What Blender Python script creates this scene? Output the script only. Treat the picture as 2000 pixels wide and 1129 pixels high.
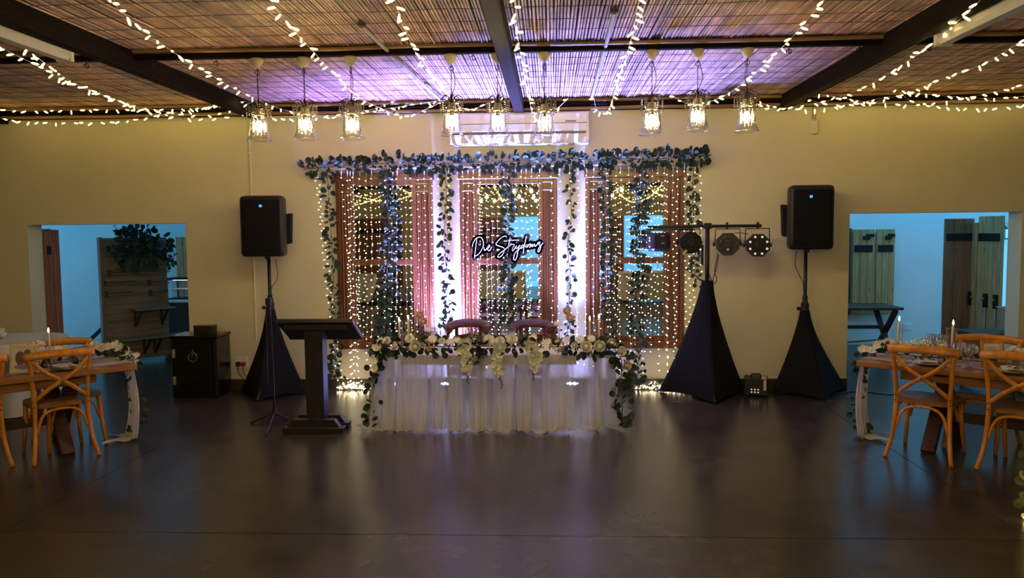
import bpy, bmesh, math, random
from mathutils import Vector, Matrix, Euler, noise
random.seed(11)
for _o in list(bpy.data.objects):
    bpy.data.objects.remove(_o)
SC = bpy.context.scene
COL = SC.collection
PI = math.pi
V = Vector
U = random.uniform

# ------------------------------------------------------------------ camera
YAW, PITCH, ROLL, DIST, EYE, FPX = 0.049, -0.072, -0.010, 9.22, 1.85, 1550.0
_fw = V((-math.sin(YAW), math.cos(YAW), 0)); _rt = V((math.cos(YAW), math.sin(YAW), 0)); _up = V((0, 0, 1))
_f2 = _fw * math.cos(PITCH) + _up * math.sin(PITCH); _u2 = _up * math.cos(PITCH) - _fw * math.sin(PITCH)
_r3 = _rt * math.cos(ROLL) + _u2 * math.sin(ROLL); _u3 = _u2 * math.cos(ROLL) - _rt * math.sin(ROLL)
CAMPOS = V((0, -DIST, EYE))
cam_data = bpy.data.cameras.new('camera')
cam_data.sensor_width = 36.0
cam_data.lens = FPX / 2000.0 * 36.0
cam_data.clip_end = 200
cam = bpy.data.objects.new('camera', cam_data)
COL.objects.link(cam)
_m = Matrix.Identity(4)
for _i in range(3):
    _m[_i][0] = _r3[_i]; _m[_i][1] = _u3[_i]; _m[_i][2] = -_f2[_i]; _m[_i][3] = CAMPOS[_i]
cam.matrix_world = _m
SC.camera = cam

def _ray(px, py):
    return _f2 + _r3 * ((px - 1000) / FPX) + _u3 * ((564.5 - py) / FPX)
def W(px, py, y=0.0):
    """the place on the vertical plane at depth y seen at a photograph pixel"""
    d = _ray(px, py); return CAMPOS + d * ((y - CAMPOS.y) / d.y)
def PX(p):
    d = V(p) - CAMPOS; z = d.dot(_f2); return (1000 + FPX * d.dot(_r3) / z, 564.5 - FPX * d.dot(_u3) / z)
def F(px, py, z=0.0):
    """the place on the horizontal plane at height z seen at a photograph pixel"""
    d = _ray(px, py); return CAMPOS + d * ((z - CAMPOS.z) / d.z)

# ------------------------------------------------------------------ world, view
wd = bpy.data.worlds.new('world'); SC.world = wd; wd.use_nodes = True
_bg = wd.node_tree.nodes['Background']
_bg.inputs[0].default_value = (0.14, 0.55, 1.0, 1)      # overcast daylight as the warm white balance sees it
_bg.inputs[1].default_value = 4.2
SC.view_settings.view_transform = 'Standard'
SC.view_settings.look = 'None'
SC.view_settings.exposure = 0.0
SC.view_settings.gamma = 1.0
SC.view_settings.use_curve_mapping = False
cy = SC.cycles
cy.use_denoising = True
cy.use_light_tree = True
cy.max_bounces = 7; cy.diffuse_bounces = 4; cy.glossy_bounces = 4; cy.transmission_bounces = 4; cy.transparent_max_bounces = 16
cy.sample_clamp_indirect = 4.0
cy.caustics_reflective = False; cy.caustics_refractive = False

WARM = (1.0, 0.72, 0.18)          # fairy lamp colour
BULB_W = 1.0                      # common multiplier for all fairy lamps

# ------------------------------------------------------------------ materials
def _nt(name):
    m = bpy.data.materials.new(name); m.use_nodes = True
    return m, m.node_tree.nodes, m.node_tree.links, m.node_tree.nodes['Principled BSDF']

def mat(name, col, rough=0.5, metal=0.0, spec=0.5, var=0.0, scale=8.0, bump=0.0, bscale=60.0, island=0.0, emit=None, es=0.0, sheen=0.0):
    m, N, L, b = _nt(name)
    b.inputs['Base Color'].default_value = (*col, 1)
    b.inputs['Roughness'].default_value = rough
    b.inputs['Metallic'].default_value = metal
    b.inputs['Specular IOR Level'].default_value = spec
    if sheen: b.inputs['Sheen Weight'].default_value = sheen
    if emit:
        b.inputs['Emission Color'].default_value = (*emit, 1); b.inputs['Emission Strength'].default_value = es
    src = None
    if var or bump:
        tc = N.new('ShaderNodeTexCoord')
    if var:
        n = N.new('ShaderNodeTexNoise'); n.inputs['Scale'].default_value = scale; n.inputs['Detail'].default_value = 5
        L.new(tc.outputs['Object'], n.inputs['Vector'])
        r = N.new('ShaderNodeMapRange'); r.inputs['To Min'].default_value = 1 - var; r.inputs['To Max'].default_value = 1 + var
        r.inputs['From Min'].default_value = 0.3; r.inputs['From Max'].default_value = 0.7
        L.new(n.outputs['Fac'], r.inputs['Value']); src = r.outputs[0]
    if island:
        g = N.new('ShaderNodeNewGeometry')
        r2 = N.new('ShaderNodeMapRange'); r2.inputs['To Min'].default_value = 1 - island; r2.inputs['To Max'].default_value = 1 + island
        L.new(g.outputs['Random Per Island'], r2.inputs['Value'])
        if src:
            mm = N.new('ShaderNodeMath'); mm.operation = 'MULTIPLY'; L.new(src, mm.inputs[0]); L.new(r2.outputs[0], mm.inputs[1]); src = mm.outputs[0]
        else: src = r2.outputs[0]
    if src:
        mx = N.new('ShaderNodeVectorMath'); mx.operation = 'SCALE'
        mx.inputs[0].default_value = col; L.new(src, mx.inputs['Scale']); L.new(mx.outputs[0], b.inputs['Base Color'])
    if bump:
        n2 = N.new('ShaderNodeTexNoise'); n2.inputs['Scale'].default_value = bscale; n2.inputs['Detail'].default_value = 4
        L.new(tc.outputs['Object'], n2.inputs['Vector'])
        bp = N.new('ShaderNodeBump'); bp.inputs['Strength'].default_value = bump; bp.inputs['Distance'].default_value = 0.01
        L.new(n2.outputs['Fac'], bp.inputs['Height']); L.new(bp.outputs[0], b.inputs['Normal'])
    return m

def wood(name, c1, c2, rough=0.4, axis='X', scale=3.0, stretch=12.0, knots=0.0, spec=0.5):
    """grain running along one axis of the object"""
    m, N, L, b = _nt(name)
    tc = N.new('ShaderNodeTexCoord'); mp = N.new('ShaderNodeMapping')
    s = [stretch] * 3; s['XYZ'.index(axis)] = 1.0
    mp.inputs['Scale'].default_value = s
    L.new(tc.outputs['Object'], mp.inputs[0])
    oi = N.new('ShaderNodeObjectInfo'); ad = N.new('ShaderNodeVectorMath'); ad.operation = 'ADD'
    sc_ = N.new('ShaderNodeVectorMath'); sc_.operation = 'SCALE'; sc_.inputs[0].default_value = (17, 31, 7); L.new(oi.outputs['Random'], sc_.inputs['Scale'])
    L.new(mp.outputs[0], ad.inputs[0]); L.new(sc_.outputs[0], ad.inputs[1])
    n = N.new('ShaderNodeTexNoise'); n.inputs['Scale'].default_value = scale; n.inputs['Detail'].default_value = 6; n.inputs['Distortion'].default_value = 0.6
    L.new(ad.outputs[0], n.inputs['Vector'])
    r = N.new('ShaderNodeValToRGB'); r.color_ramp.elements[0].position = 0.32; r.color_ramp.elements[1].position = 0.68
    r.color_ramp.elements[0].color = (*c1, 1); r.color_ramp.elements[1].color = (*c2, 1)
    L.new(n.outputs['Fac'], r.inputs[0])
    out = r.outputs[0]
    if knots:
        vo = N.new('ShaderNodeTexVoronoi'); vo.inputs['Scale'].default_value = 5.0
        mp2 = N.new('ShaderNodeMapping'); s2 = [1.6] * 3; s2['XYZ'.index(axis)] = 0.8; mp2.inputs['Scale'].default_value = s2
        L.new(tc.outputs['Object'], mp2.inputs[0]); L.new(mp2.outputs[0], vo.inputs['Vector'])
        r3 = N.new('ShaderNodeMapRange'); r3.inputs['From Min'].default_value = 0.05; r3.inputs['From Max'].default_value = 0.16
        r3.inputs['To Min'].default_value = 1 - knots; r3.inputs['To Max'].default_value = 1.0
        L.new(vo.outputs['Distance'], r3.inputs['Value'])
        sm = N.new('ShaderNodeVectorMath'); sm.operation = 'SCALE'; L.new(out, sm.inputs[0]); L.new(r3.outputs[0], sm.inputs['Scale']); out = sm.outputs[0]
    L.new(out, b.inputs['Base Color'])
    b.inputs['Roughness'].default_value = rough; b.inputs['Specular IOR Level'].default_value = spec
    bp = N.new('ShaderNodeBump'); bp.inputs['Strength'].default_value = 0.15; bp.inputs['Distance'].default_value = 0.004
    L.new(n.outputs['Fac'], bp.inputs['Height']); L.new(bp.outputs[0], b.inputs['Normal'])
    return m

def clear_glass(name, tint=(0.97, 0.98, 1.0), gloss=0.18, rough=0.02):
    """thin clear glass: lets light through straight and reflects more towards its rims"""
    m = bpy.data.materials.new(name); m.use_nodes = True
    N, L = m.node_tree.nodes, m.node_tree.links; N.clear()
    o = N.new('ShaderNodeOutputMaterial'); mx = N.new('ShaderNodeMixShader'); t = N.new('ShaderNodeBsdfTransparent'); g = N.new('ShaderNodeBsdfGlossy')
    t.inputs[0].default_value = (*tint, 1); g.inputs['Roughness'].default_value = rough; g.inputs[0].default_value = (0.95, 0.97, 1, 1)
    lw = N.new('ShaderNodeLayerWeight'); lw.inputs[0].default_value = 0.35
    ma = N.new('ShaderNodeMath'); ma.operation = 'MULTIPLY_ADD'; ma.inputs[1].default_value = 0.75; ma.inputs[2].default_value = gloss * 0.3; ma.use_clamp = True
    L.new(lw.outputs['Facing'], ma.inputs[0]); L.new(ma.outputs[0], mx.inputs[0]); L.new(t.outputs[0], mx.inputs[1]); L.new(g.outputs[0], mx.inputs[2]); L.new(mx.outputs[0], o.inputs[0])
    return m

def sheer(name, col, clear=0.4, trans=0.5):
    m = bpy.data.materials.new(name); m.use_nodes = True
    N, L = m.node_tree.nodes, m.node_tree.links; N.clear()
    o = N.new('ShaderNodeOutputMaterial'); mx = N.new('ShaderNodeMixShader'); m2 = N.new('ShaderNodeMixShader')
    t = N.new('ShaderNodeBsdfTransparent'); d = N.new('ShaderNodeBsdfDiffuse'); tr = N.new('ShaderNodeBsdfTranslucent')
    d.inputs[0].default_value = (*col, 1); tr.inputs[0].default_value = (*col, 1)
    m2.inputs[0].default_value = trans; L.new(d.outputs[0], m2.inputs[1]); L.new(tr.outputs[0], m2.inputs[2])
    lw = N.new('ShaderNodeLayerWeight'); lw.inputs[0].default_value = 0.5
    mr = N.new('ShaderNodeMapRange'); mr.inputs['To Min'].default_value = 1 - clear; mr.inputs['To Max'].default_value = 1.0
    L.new(lw.outputs['Facing'], mr.inputs['Value']); L.new(mr.outputs[0], mx.inputs[0])
    L.new(t.outputs[0], mx.inputs[1]); L.new(m2.outputs[0], mx.inputs[2]); L.new(mx.outputs[0], o.inputs[0])
    return m

def glow(name, col, strength):
    m = bpy.data.materials.new(name); m.use_nodes = True
    N, L = m.node_tree.nodes, m.node_tree.links; N.clear()
    o = N.new('ShaderNodeOutputMaterial'); e = N.new('ShaderNodeEmission')
    e.inputs[0].default_value = (*col, 1); e.inputs[1].default_value = strength; L.new(e.outputs[0], o.inputs[0])
    return m

def concrete(name):
    m, N, L, b = _nt(name)
    tc = N.new('ShaderNodeTexCoord')
    n1 = N.new('ShaderNodeTexNoise'); n1.inputs['Scale'].default_value = 0.9; n1.inputs['Detail'].default_value = 3; n1.inputs['Roughness'].default_value = 0.62
    n2 = N.new('ShaderNodeTexNoise'); n2.inputs['Scale'].default_value = 5; n2.inputs['Detail'].default_value = 6
    for n in (n1, n2): L.new(tc.outputs['Object'], n.inputs['Vector'])
    r = N.new('ShaderNodeValToRGB'); r.color_ramp.elements[0].position = 0.3; r.color_ramp.elements[1].position = 0.72
    r.color_ramp.elements[0].color = (0.034, 0.029, 0.027, 1); r.color_ramp.elements[1].color = (0.060, 0.051, 0.047, 1)
    L.new(n1.outputs['Fac'], r.inputs[0])
    mr = N.new('ShaderNodeMapRange'); mr.inputs['From Min'].default_value = 0.3; mr.inputs['From Max'].default_value = 0.7; mr.inputs['To Min'].default_value = 0.62; mr.inputs['To Max'].default_value = 1.38; L.new(n2.outputs['Fac'], mr.inputs['Value'])
    s = N.new('ShaderNodeVectorMath'); s.operation = 'SCALE'; L.new(r.outputs[0], s.inputs[0]); L.new(mr.outputs[0], s.inputs['Scale'])
    L.new(s.outputs[0], b.inputs['Base Color'])
    rr = N.new('ShaderNodeMapRange'); rr.inputs['From Min'].default_value = 0.3; rr.inputs['From Max'].default_value = 0.7
    rr.inputs['To Min'].default_value = 0.22; rr.inputs['To Max'].default_value = 0.28
    L.new(n1.outputs['Fac'], rr.inputs['Value']); L.new(rr.outputs[0], b.inputs['Roughness']); b.inputs['Specular IOR Level'].default_value = 0.38
    bp = N.new('ShaderNodeBump'); bp.inputs['Strength'].default_value = 0.12; bp.inputs['Distance'].default_value = 0.006
    n3 = N.new('ShaderNodeTexNoise'); n3.inputs['Scale'].default_value = 9; n3.inputs['Detail'].default_value = 3; L.new(tc.outputs['Object'], n3.inputs['Vector'])
    L.new(n3.outputs['Fac'], bp.inputs['Height']); L.new(bp.outputs[0], b.inputs['Normal'])
    return m

M = {}
M['wall'] = mat('wall_paint', (0.74, 0.68, 0.50), 0.6, var=0.04, scale=1.5, bump=0.06, bscale=35)
M['side_wall'] = mat('side_room_paint', (0.78, 0.80, 0.80), 0.7, var=0.03, scale=2, bump=0.05, bscale=30)
M['floor'] = concrete('polished_concrete')
M['joint'] = mat('floor_joint', (0.02, 0.017, 0.014), 0.8)
M['skirting'] = mat('skirting_grey', (0.035, 0.03, 0.027), 0.5)
M['reed'] = mat('reed', (0.35, 0.205, 0.16), 0.55, var=0.35, scale=7, island=0.42, bump=0.2, bscale=40)
M['reed_void'] = mat('dark_roof_void', (0.012, 0.008, 0.006), 0.9)
M['reed_wire'] = mat('binding_wire', (0.03, 0.02, 0.015), 0.6)
M['beam'] = wood('dark_beam', (0.006, 0.004, 0.0035), (0.014, 0.009, 0.008), 0.7, 'Y', 3, spec=0.06)
M['beam_x'] = wood('dark_purlin', (0.006, 0.004, 0.0035), (0.014, 0.009, 0.008), 0.7, 'X', 3, spec=0.06)
M['pole'] = wood('bamboo_pole', (0.20, 0.11, 0.05), (0.34, 0.20, 0.10), 0.45, 'X', 2)
M['pipe'] = mat('grey_conduit', (0.20, 0.19, 0.19), 0.5)
M['white'] = mat('white_plastic', (0.82, 0.82, 0.82), 0.35)
M['offwhite'] = mat('offwhite_plastic', (0.72, 0.68, 0.58), 0.4)
M['grey_line'] = mat('grey_slot', (0.12, 0.12, 0.13), 0.5)
M['sash'] = wood('varnished_sash', (0.075, 0.022, 0.008), (0.15, 0.048, 0.016), 0.28, 'Z', 4)
M['sash_x'] = wood('varnished_rail', (0.075, 0.022, 0.008), (0.15, 0.048, 0.016), 0.28, 'X', 4)
M['mirror'] = mat('night_glass', (0.62, 0.63, 0.66), 0.012, 1.0)
M['black'] = mat('black_plastic', (0.006, 0.006, 0.007), 0.5, var=0.2, bump=0.1, bscale=250)
M['black_metal'] = mat('black_metal', (0.014, 0.014, 0.016), 0.35, 0.3)
M['scrim'] = mat('black_stretch_cloth', (0.006, 0.006, 0.009), 0.85, spec=0.2, var=0.25, scale=5, bump=0.1, bscale=300)
M['lectern'] = wood('black_stained_wood', (0.010, 0.009, 0.011), (0.020, 0.018, 0.022), 0.38, 'Z', 4)
M['safe'] = mat('black_enamel', (0.008, 0.008, 0.008), 0.16, var=0.3)
M['brass'] = mat('dull_brass', (0.40, 0.27, 0.12), 0.35, 0.9)
M['chrome'] = mat('chrome', (0.7, 0.7, 0.7), 0.15, 1.0)
M['chair'] = wood('honey_bentwood', (0.50, 0.17, 0.016), (0.72, 0.30, 0.038), 0.35, 'Z', 3, 6)
M['seat'] = wood('seat_wood', (0.20, 0.085, 0.025), (0.32, 0.15, 0.045), 0.38, 'Y', 3, 6)
M['board'] = wood('table_plank', (0.26, 0.105, 0.04), (0.42, 0.19, 0.075), 0.25, 'X', 3, 10, 0.4)
M['tleg'] = wood('dark_trestle', (0.05, 0.022, 0.012), (0.09, 0.042, 0.022), 0.5, 'Z', 3)
M['dark_chair'] = wood('mahogany', (0.05, 0.014, 0.009), (0.12, 0.033, 0.02), 0.25, 'X', 3)
M['cloth'] = mat('white_cloth', (0.80, 0.79, 0.78), 0.8, bump=0.05, bscale=400)
M['sheer'] = sheer('white_chiffon', (0.93, 0.91, 0.93), 0.50, 0.5)
M['runner'] = sheer('pale_gauze', (0.80, 0.76, 0.78), 0.22, 0.35)
M['leaf'] = mat('eucalyptus_leaf', (0.038, 0.066, 0.046), 0.6, spec=0.12, island=0.0, var=0.5, scale=10)
M['leaf_b'] = mat('grey_green_leaf', (0.06, 0.085, 0.066), 0.6, spec=0.15, var=0.4, scale=10)
M['leaf_c'] = mat('bright_green_leaf', (0.13, 0.22, 0.05), 0.5, var=0.4, scale=10)
M['leaf_d'] = mat('olive_leaf', (0.10, 0.12, 0.05), 0.5, var=0.4, scale=10)
M['stem'] = mat('brown_stem', (0.06, 0.05, 0.03), 0.7)
M['rose'] = mat('cream_rose_petal', (0.88, 0.85, 0.76), 0.6, var=0.06)
M['orchid'] = mat('white_orchid_petal', (0.90, 0.88, 0.85), 0.5, var=0.05)
M['mum'] = mat('pale_bloom', (0.88, 0.86, 0.78), 0.6, island=0.12)
M['berry'] = mat('cream_floret', (0.62, 0.47, 0.24), 0.6, island=0.3)
M['blush'] = mat('blush_petal', (0.82, 0.62, 0.52), 0.6)
M['glass'] = clear_glass('clear_glass')
M['crystal'] = clear_glass('cut_crystal', (0.93, 0.95, 1.0), 1.3, 0.16)
M['wax'] = mat('candle_wax', (0.80, 0.70, 0.58), 0.5)
M['flame'] = glow('candle_flame', (1.0, 0.62, 0.25), 45)
M['lamp'] = glow('pendant_filament', (1.0, 0.75, 0.29), 430)
M['fairy'] = glow('fairy_lamp_warm', WARM, 14 * BULB_W)
M['fairy_c'] = glow('curtain_lamp_warm', (1.0, 0.82, 0.50), 20 * BULB_W)
M['wire_w'] = mat('clear_wire', (0.62, 0.56, 0.46), 0.4)
M['wire_g'] = mat('dark_wire', (0.05, 0.045, 0.04), 0.5)
M['bead'] = mat('dark_crystal_bead', (0.30, 0.26, 0.23), 0.1, 0.7)
M['chain'] = mat('bronze_chain', (0.035, 0.027, 0.02), 0.4, 0.7)
M['cap_w'] = mat('cream_ceiling_cup', (0.50, 0.43, 0.30), 0.5)
M['tube'] = mat('milky_diffuser', (0.55, 0.53, 0.52), 0.25)
M['led'] = glow('blue_led', (0.05, 0.2, 1.0), 5)
M['led_w'] = mat('white_led_lens', (0.85, 0.82, 0.76), 0.3, emit=(1.0, 0.9, 0.8), es=0.45)
M['lens'] = mat('dark_lens', (0.03, 0.03, 0.035), 0.08)
M['pine'] = wood('aged_pine', (0.40, 0.20, 0.075), (0.62, 0.36, 0.15), 0.5, 'Z', 2.5, 10, 0.5)
M['pine_r'] = wood('red_pine', (0.22, 0.085, 0.04), (0.34, 0.14, 0.07), 0.45, 'Z', 2.5, 10, 0.5)
M['rough'] = wood('weathered_board', (0.17, 0.11, 0.065), (0.32, 0.22, 0.13), 0.7, 'X', 2.5, 10)
M['iron'] = mat('black_iron', (0.012, 0.011, 0.011), 0.5, 0.4)
M['paper'] = mat('photo_paper', (0.72, 0.68, 0.66), 0.35)
M['cream_frame'] = mat('cream_frame', (0.72, 0.62, 0.42), 0.45)
M['skin_print'] = mat('photo_print_dark', (0.16, 0.09, 0.09), 0.4)
M['print_b'] = mat('photo_print_lilac', (0.30, 0.22, 0.38), 0.4)
M['plate'] = mat('sage_plate', (0.45, 0.42, 0.30), 0.25)
M['red'] = mat('red_plug', (0.5, 0.02, 0.02), 0.4)
M['sign'] = mat('sign_board_brown', (0.020, 0.013, 0.014), 0.5)
M['letter'] = mat('white_lettering', (0.80, 0.74, 0.70), 0.4)
M['crate'] = mat('woven_crate', (0.42, 0.33, 0.24), 0.7, var=0.2, scale=30)
M['far_green'] = mat('garden_green', (0.05, 0.20, 0.07), 0.6, var=0.5, scale=6)
M['yellow'] = mat('yellow_flower', (0.6, 0.5, 0.03), 0.6)
M['up_led'] = glow('uplight_diode', (0.28, 0.33, 1.0), 1900)
UP_W = 6000.0
M['cold'] = glow('display_case_lamp', (1.0, 0.92, 0.7), 3.0)
# ------------------------------------------------------------------ mesh helpers
class MB:
    def __init__(s): s.v = []; s.f = []
    def add(s, vs, fs, mx=None):
        b = len(s.v)
        for p in vs:
            p = V(p); s.v.append(tuple(mx @ p) if mx is not None else tuple(p))
        for f in fs: s.f.append(tuple(i + b for i in f))
        return s
    def box(s, x0, x1, y0, y1, z0, z1, mx=None):
        return s.add([(x0,y0,z0),(x1,y0,z0),(x1,y1,z0),(x0,y1,z0),(x0,y0,z1),(x1,y0,z1),(x1,y1,z1),(x0,y1,z1)],
                     [(0,3,2,1),(4,5,6,7),(0,1,5,4),(1,2,6,5),(2,3,7,6),(3,0,4,7)], mx)
    def cbox(s, x0, x1, y0, y1, z0, z1, c=0.004, mx=None):
        """box with chamfered vertical and horizontal edges"""
        bm = bmesh.new(); bmesh.ops.create_cube(bm, size=1)
        for v in bm.verts: v.co = ((x0+x1)/2+v.co.x*(x1-x0), (y0+y1)/2+v.co.y*(y1-y0), (z0+z1)/2+v.co.z*(z1-z0))
        bmesh.ops.bevel(bm, geom=bm.edges[:], offset=c, segments=1, affect='EDGES')
        bm.verts.index_update()
        s.add([v.co.copy() for v in bm.verts], [[v.index for v in f.verts] for f in bm.faces], mx); bm.free(); return s
    def bar(s, p0, p1, w, h=None, up=(0,0,1)):
        p0, p1 = V(p0), V(p1); h = h or w
        d = (p1-p0); l = d.length; d.normalize(); up = V(up)
        if abs(d.dot(up)) > 0.98: up = V((0,1,0))
        x = d.cross(up).normalized(); z = x.cross(d)
        mx = Matrix((( x.x,d.x,z.x,p0.x),(x.y,d.y,z.y,p0.y),(x.z,d.z,z.z,p0.z),(0,0,0,1)))
        return s.box(-w/2, w/2, 0, l, -h/2, h/2, mx)
    def tube(s, pts, r, n=6, cap=True, flat=1.0, up=(0,0,1)):
        pts = [V(p) for p in pts]; k = len(pts); rs = r if isinstance(r, (list, tuple)) else [r]*k
        b = len(s.v); up = V(up); px = None
        for i, p in enumerate(pts):
            d = (pts[min(i+1,k-1)] - pts[max(i-1,0)])
            if d.length < 1e-9: d = V((0,0,1))
            d.normalize()
            if px is None:
                u = up if abs(d.dot(up)) < 0.95 else V((0,1,0))
                px = d.cross(u).normalized()
            else:
                px = (px - d*px.dot(d))
                px = px.normalized() if px.length > 1e-6 else d.orthogonal().normalized()
            pz = px.cross(d)
            for j in range(n):
                a = 2*PI*(j+0.5)/n
                s.v.append(tuple(p + (px*math.cos(a) + pz*math.sin(a)*flat)*rs[i]))
        for i in range(k-1):
            for j in range(n):
                a = b+i*n+j; c = b+i*n+(j+1)%n
                s.f.append((a, c, c+n, a+n))
        if cap:
            s.f.append(tuple(b+j for j in range(n))[::-1]); s.f.append(tuple(b+(k-1)*n+j for j in range(n)))
        return s
    def lathe(s, prof, n=16, mx=None, cap0=True, cap1=True):
        vs = []; fs = []
        for r, z in prof:
            for j in range(n):
                a = 2*PI*j/n; vs.append((r*math.cos(a), r*math.sin(a), z))
        for i in range(len(prof)-1):
            for j in range(n):
                a = i*n+j; c = i*n+(j+1)%n; fs.append((a, c, c+n, a+n))
        if cap0: fs.append(tuple(range(n))[::-1])
        if cap1: fs.append(tuple((len(prof)-1)*n+j for j in range(n)))
        return s.add(vs, fs, mx)
    def prism(s, poly, z0, z1, mx=None):
        n = len(poly)
        vs = [(x,y,z0) for x,y in poly] + [(x,y,z1) for x,y in poly]
        fs = [tuple(range(n))[::-1], tuple(range(n,2*n))] + [(i,(i+1)%n,(i+1)%n+n,i+n) for i in range(n)]
        return s.add(vs, fs, mx)
    def ball(s, c, r, n=6, m=4, sc=(1,1,1)):
        vs=[(c[0],c[1],c[2]+r*sc[2])]; fs=[]
        for i in range(1,m):
            t=PI*i/m
            for j in range(n):
                a=2*PI*j/n; vs.append((c[0]+r*sc[0]*math.sin(t)*math.cos(a), c[1]+r*sc[1]*math.sin(t)*math.sin(a), c[2]+r*sc[2]*math.cos(t)))
        vs.append((c[0],c[1],c[2]-r*sc[2]))
        for j in range(n): fs.append((0,1+j,1+(j+1)%n))
        for i in range(m-2):
            for j in range(n):
                a=1+i*n+j; b2=1+i*n+(j+1)%n; fs.append((a,a+n,b2+n,b2))
        e=len(vs)-1
        for j in range(n): fs.append((e,1+(m-2)*n+(j+1)%n,1+(m-2)*n+j))
        return s.add(vs,fs)
    def grid(s, fn, nu, nv):
        vs=[fn(i/nu,j/nv) for j in range(nv+1) for i in range(nu+1)]
        fs=[(j*(nu+1)+i,j*(nu+1)+i+1,(j+1)*(nu+1)+i+1,(j+1)*(nu+1)+i) for j in range(nv) for i in range(nu)]
        return s.add(vs,fs)
    def mesh(s, name, material, smooth=False):
        me = bpy.data.meshes.new(name); me.from_pydata(s.v, [], s.f)
        mats = material if isinstance(material, (list, tuple)) else [material]
        for m in mats: me.materials.append(M[m])
        if smooth: me.polygons.foreach_set('use_smooth', [True]*len(me.polygons))
        me.update(); return me

def put(name, me, parent=None, mx=None):
    o = bpy.data.objects.new(name, me); COL.objects.link(o)
    if parent is not None: o.parent = parent
    if mx is not None: o.matrix_basis = mx
    return o
def obj(name, mb, material, parent=None, smooth=False):
    return put(name, mb.mesh(name, material, smooth), parent)
def tag(o, label, cat, group=None):
    o['label'] = label; o['category'] = cat
    if group: o['group'] = group
    return o
def thing(name, label, cat, loc=(0,0,0), rotz=0.0, group=None):
    o = bpy.data.objects.new(name, None); COL.objects.link(o); o.empty_display_size = 0.05
    o.location = loc; o.rotation_euler = (0,0,rotz)
    return tag(o, label, cat, group)
def stuff(o): o['kind'] = 'stuff'; return o
def struct(o): o['kind'] = 'structure'; return o
def sempty(name, loc=(0,0,0)):
    o = bpy.data.objects.new(name, None); COL.objects.link(o); o.location = loc; o['kind'] = 'structure'; return o
def lab(o, label): o['label'] = label; return o
def copy_tree(o, parent=None):
    c = o.copy(); COL.objects.link(c); c.parent = parent
    for ch in list(o.children): copy_tree(ch, c)
    return c
def dup(o, label, loc, rotz=0.0, group=None):
    c = copy_tree(o); c.location = loc; c.rotation_euler = (0,0,rotz); c['label'] = label
    if group: c['group'] = group
    return c
def smoothpath(pts, k=6):
    """Catmull-Rom through points"""
    P = [V(p) for p in pts]; P = [P[0]*2-P[1]] + P + [P[-1]*2-P[-2]]; out = []
    for i in range(1, len(P)-2):
        for j in range(k):
            t = j/k; a,b,c,d = P[i-1],P[i],P[i+1],P[i+2]
            out.append(0.5*((2*b)+(c-a)*t+(2*a-5*b+4*c-d)*t*t+(3*b-a-3*c+d)*t*t*t))
    out.append(P[-2]); return out
def aim(pos, d, roll=0.0, s=1.0):
    """matrix with local +Z along d"""
    q = V(d).normalized().to_track_quat('Z','Y')
    return Matrix.Translation(pos) @ q.to_matrix().to_4x4() @ Matrix.Rotation(roll,4,'Z') @ Matrix.Scale(s,4)
def resample(pts, step):
    pts=[V(p) for p in pts]; out=[pts[0].copy()]; acc=0.0
    for a,b in zip(pts,pts[1:]):
        l=(b-a).length
        if l < 1e-9: continue
        t=step-acc
        while t<=l:
            out.append(a+(b-a)*(t/l)); t+=step
        acc=l-(t-step)
    return out

# ------------------------------------------------------------------ the hall: floor, walls, ceiling
XL, XR, YB, ZC = -9.5, 8.5, -17.5, 3.42
TH = 0.27
DL0, DL1, DLZ = W(53,441).x, W(362,440).x, W(200,438).z
DR0, DR1, DRZ = W(1660,417).x, W(1997,412).x, W(1820,415).z

fl = struct(obj('floor', MB().box(XL-1, XR+3, YB, 9, -0.12, -0.006), 'joint'))
JY = F(1000,1046).y
JX = F(1870,960).x
def slab(x0,x1,y0,y1):
    g=0.0035
    obj('floor_slab', MB().box(x0+g,x1-g,y0+g,y1-g,-0.05,0.0), 'floor', fl)
xs=[XL-1, JX-6.3, JX, XR+3]; ys=[YB, YB+6.5, JY, TH, 9]
for a,b in zip(xs,xs[1:]):
    for c,d in zip(ys,ys[1:]): slab(a,b,c,d)

wb = MB()
for x0,x1,z0,z1 in [(XL,DL0,0,ZC),(DL0,DL1,DLZ,ZC),(DL1,DR0,0,ZC),(DR0,DR1,DRZ,ZC),(DR1,XR,0,ZC)]:
    wb.box(x0,x1,0,TH,z0,z1)
struct(obj('wall_back', wb, 'wall'))
struct(obj('wall_left', MB().box(XL-0.25,XL,YB,TH,0,ZC), 'wall'))
struct(obj('wall_right', MB().box(XR,XR+0.25,YB,TH,0,ZC), 'wall'))
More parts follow.
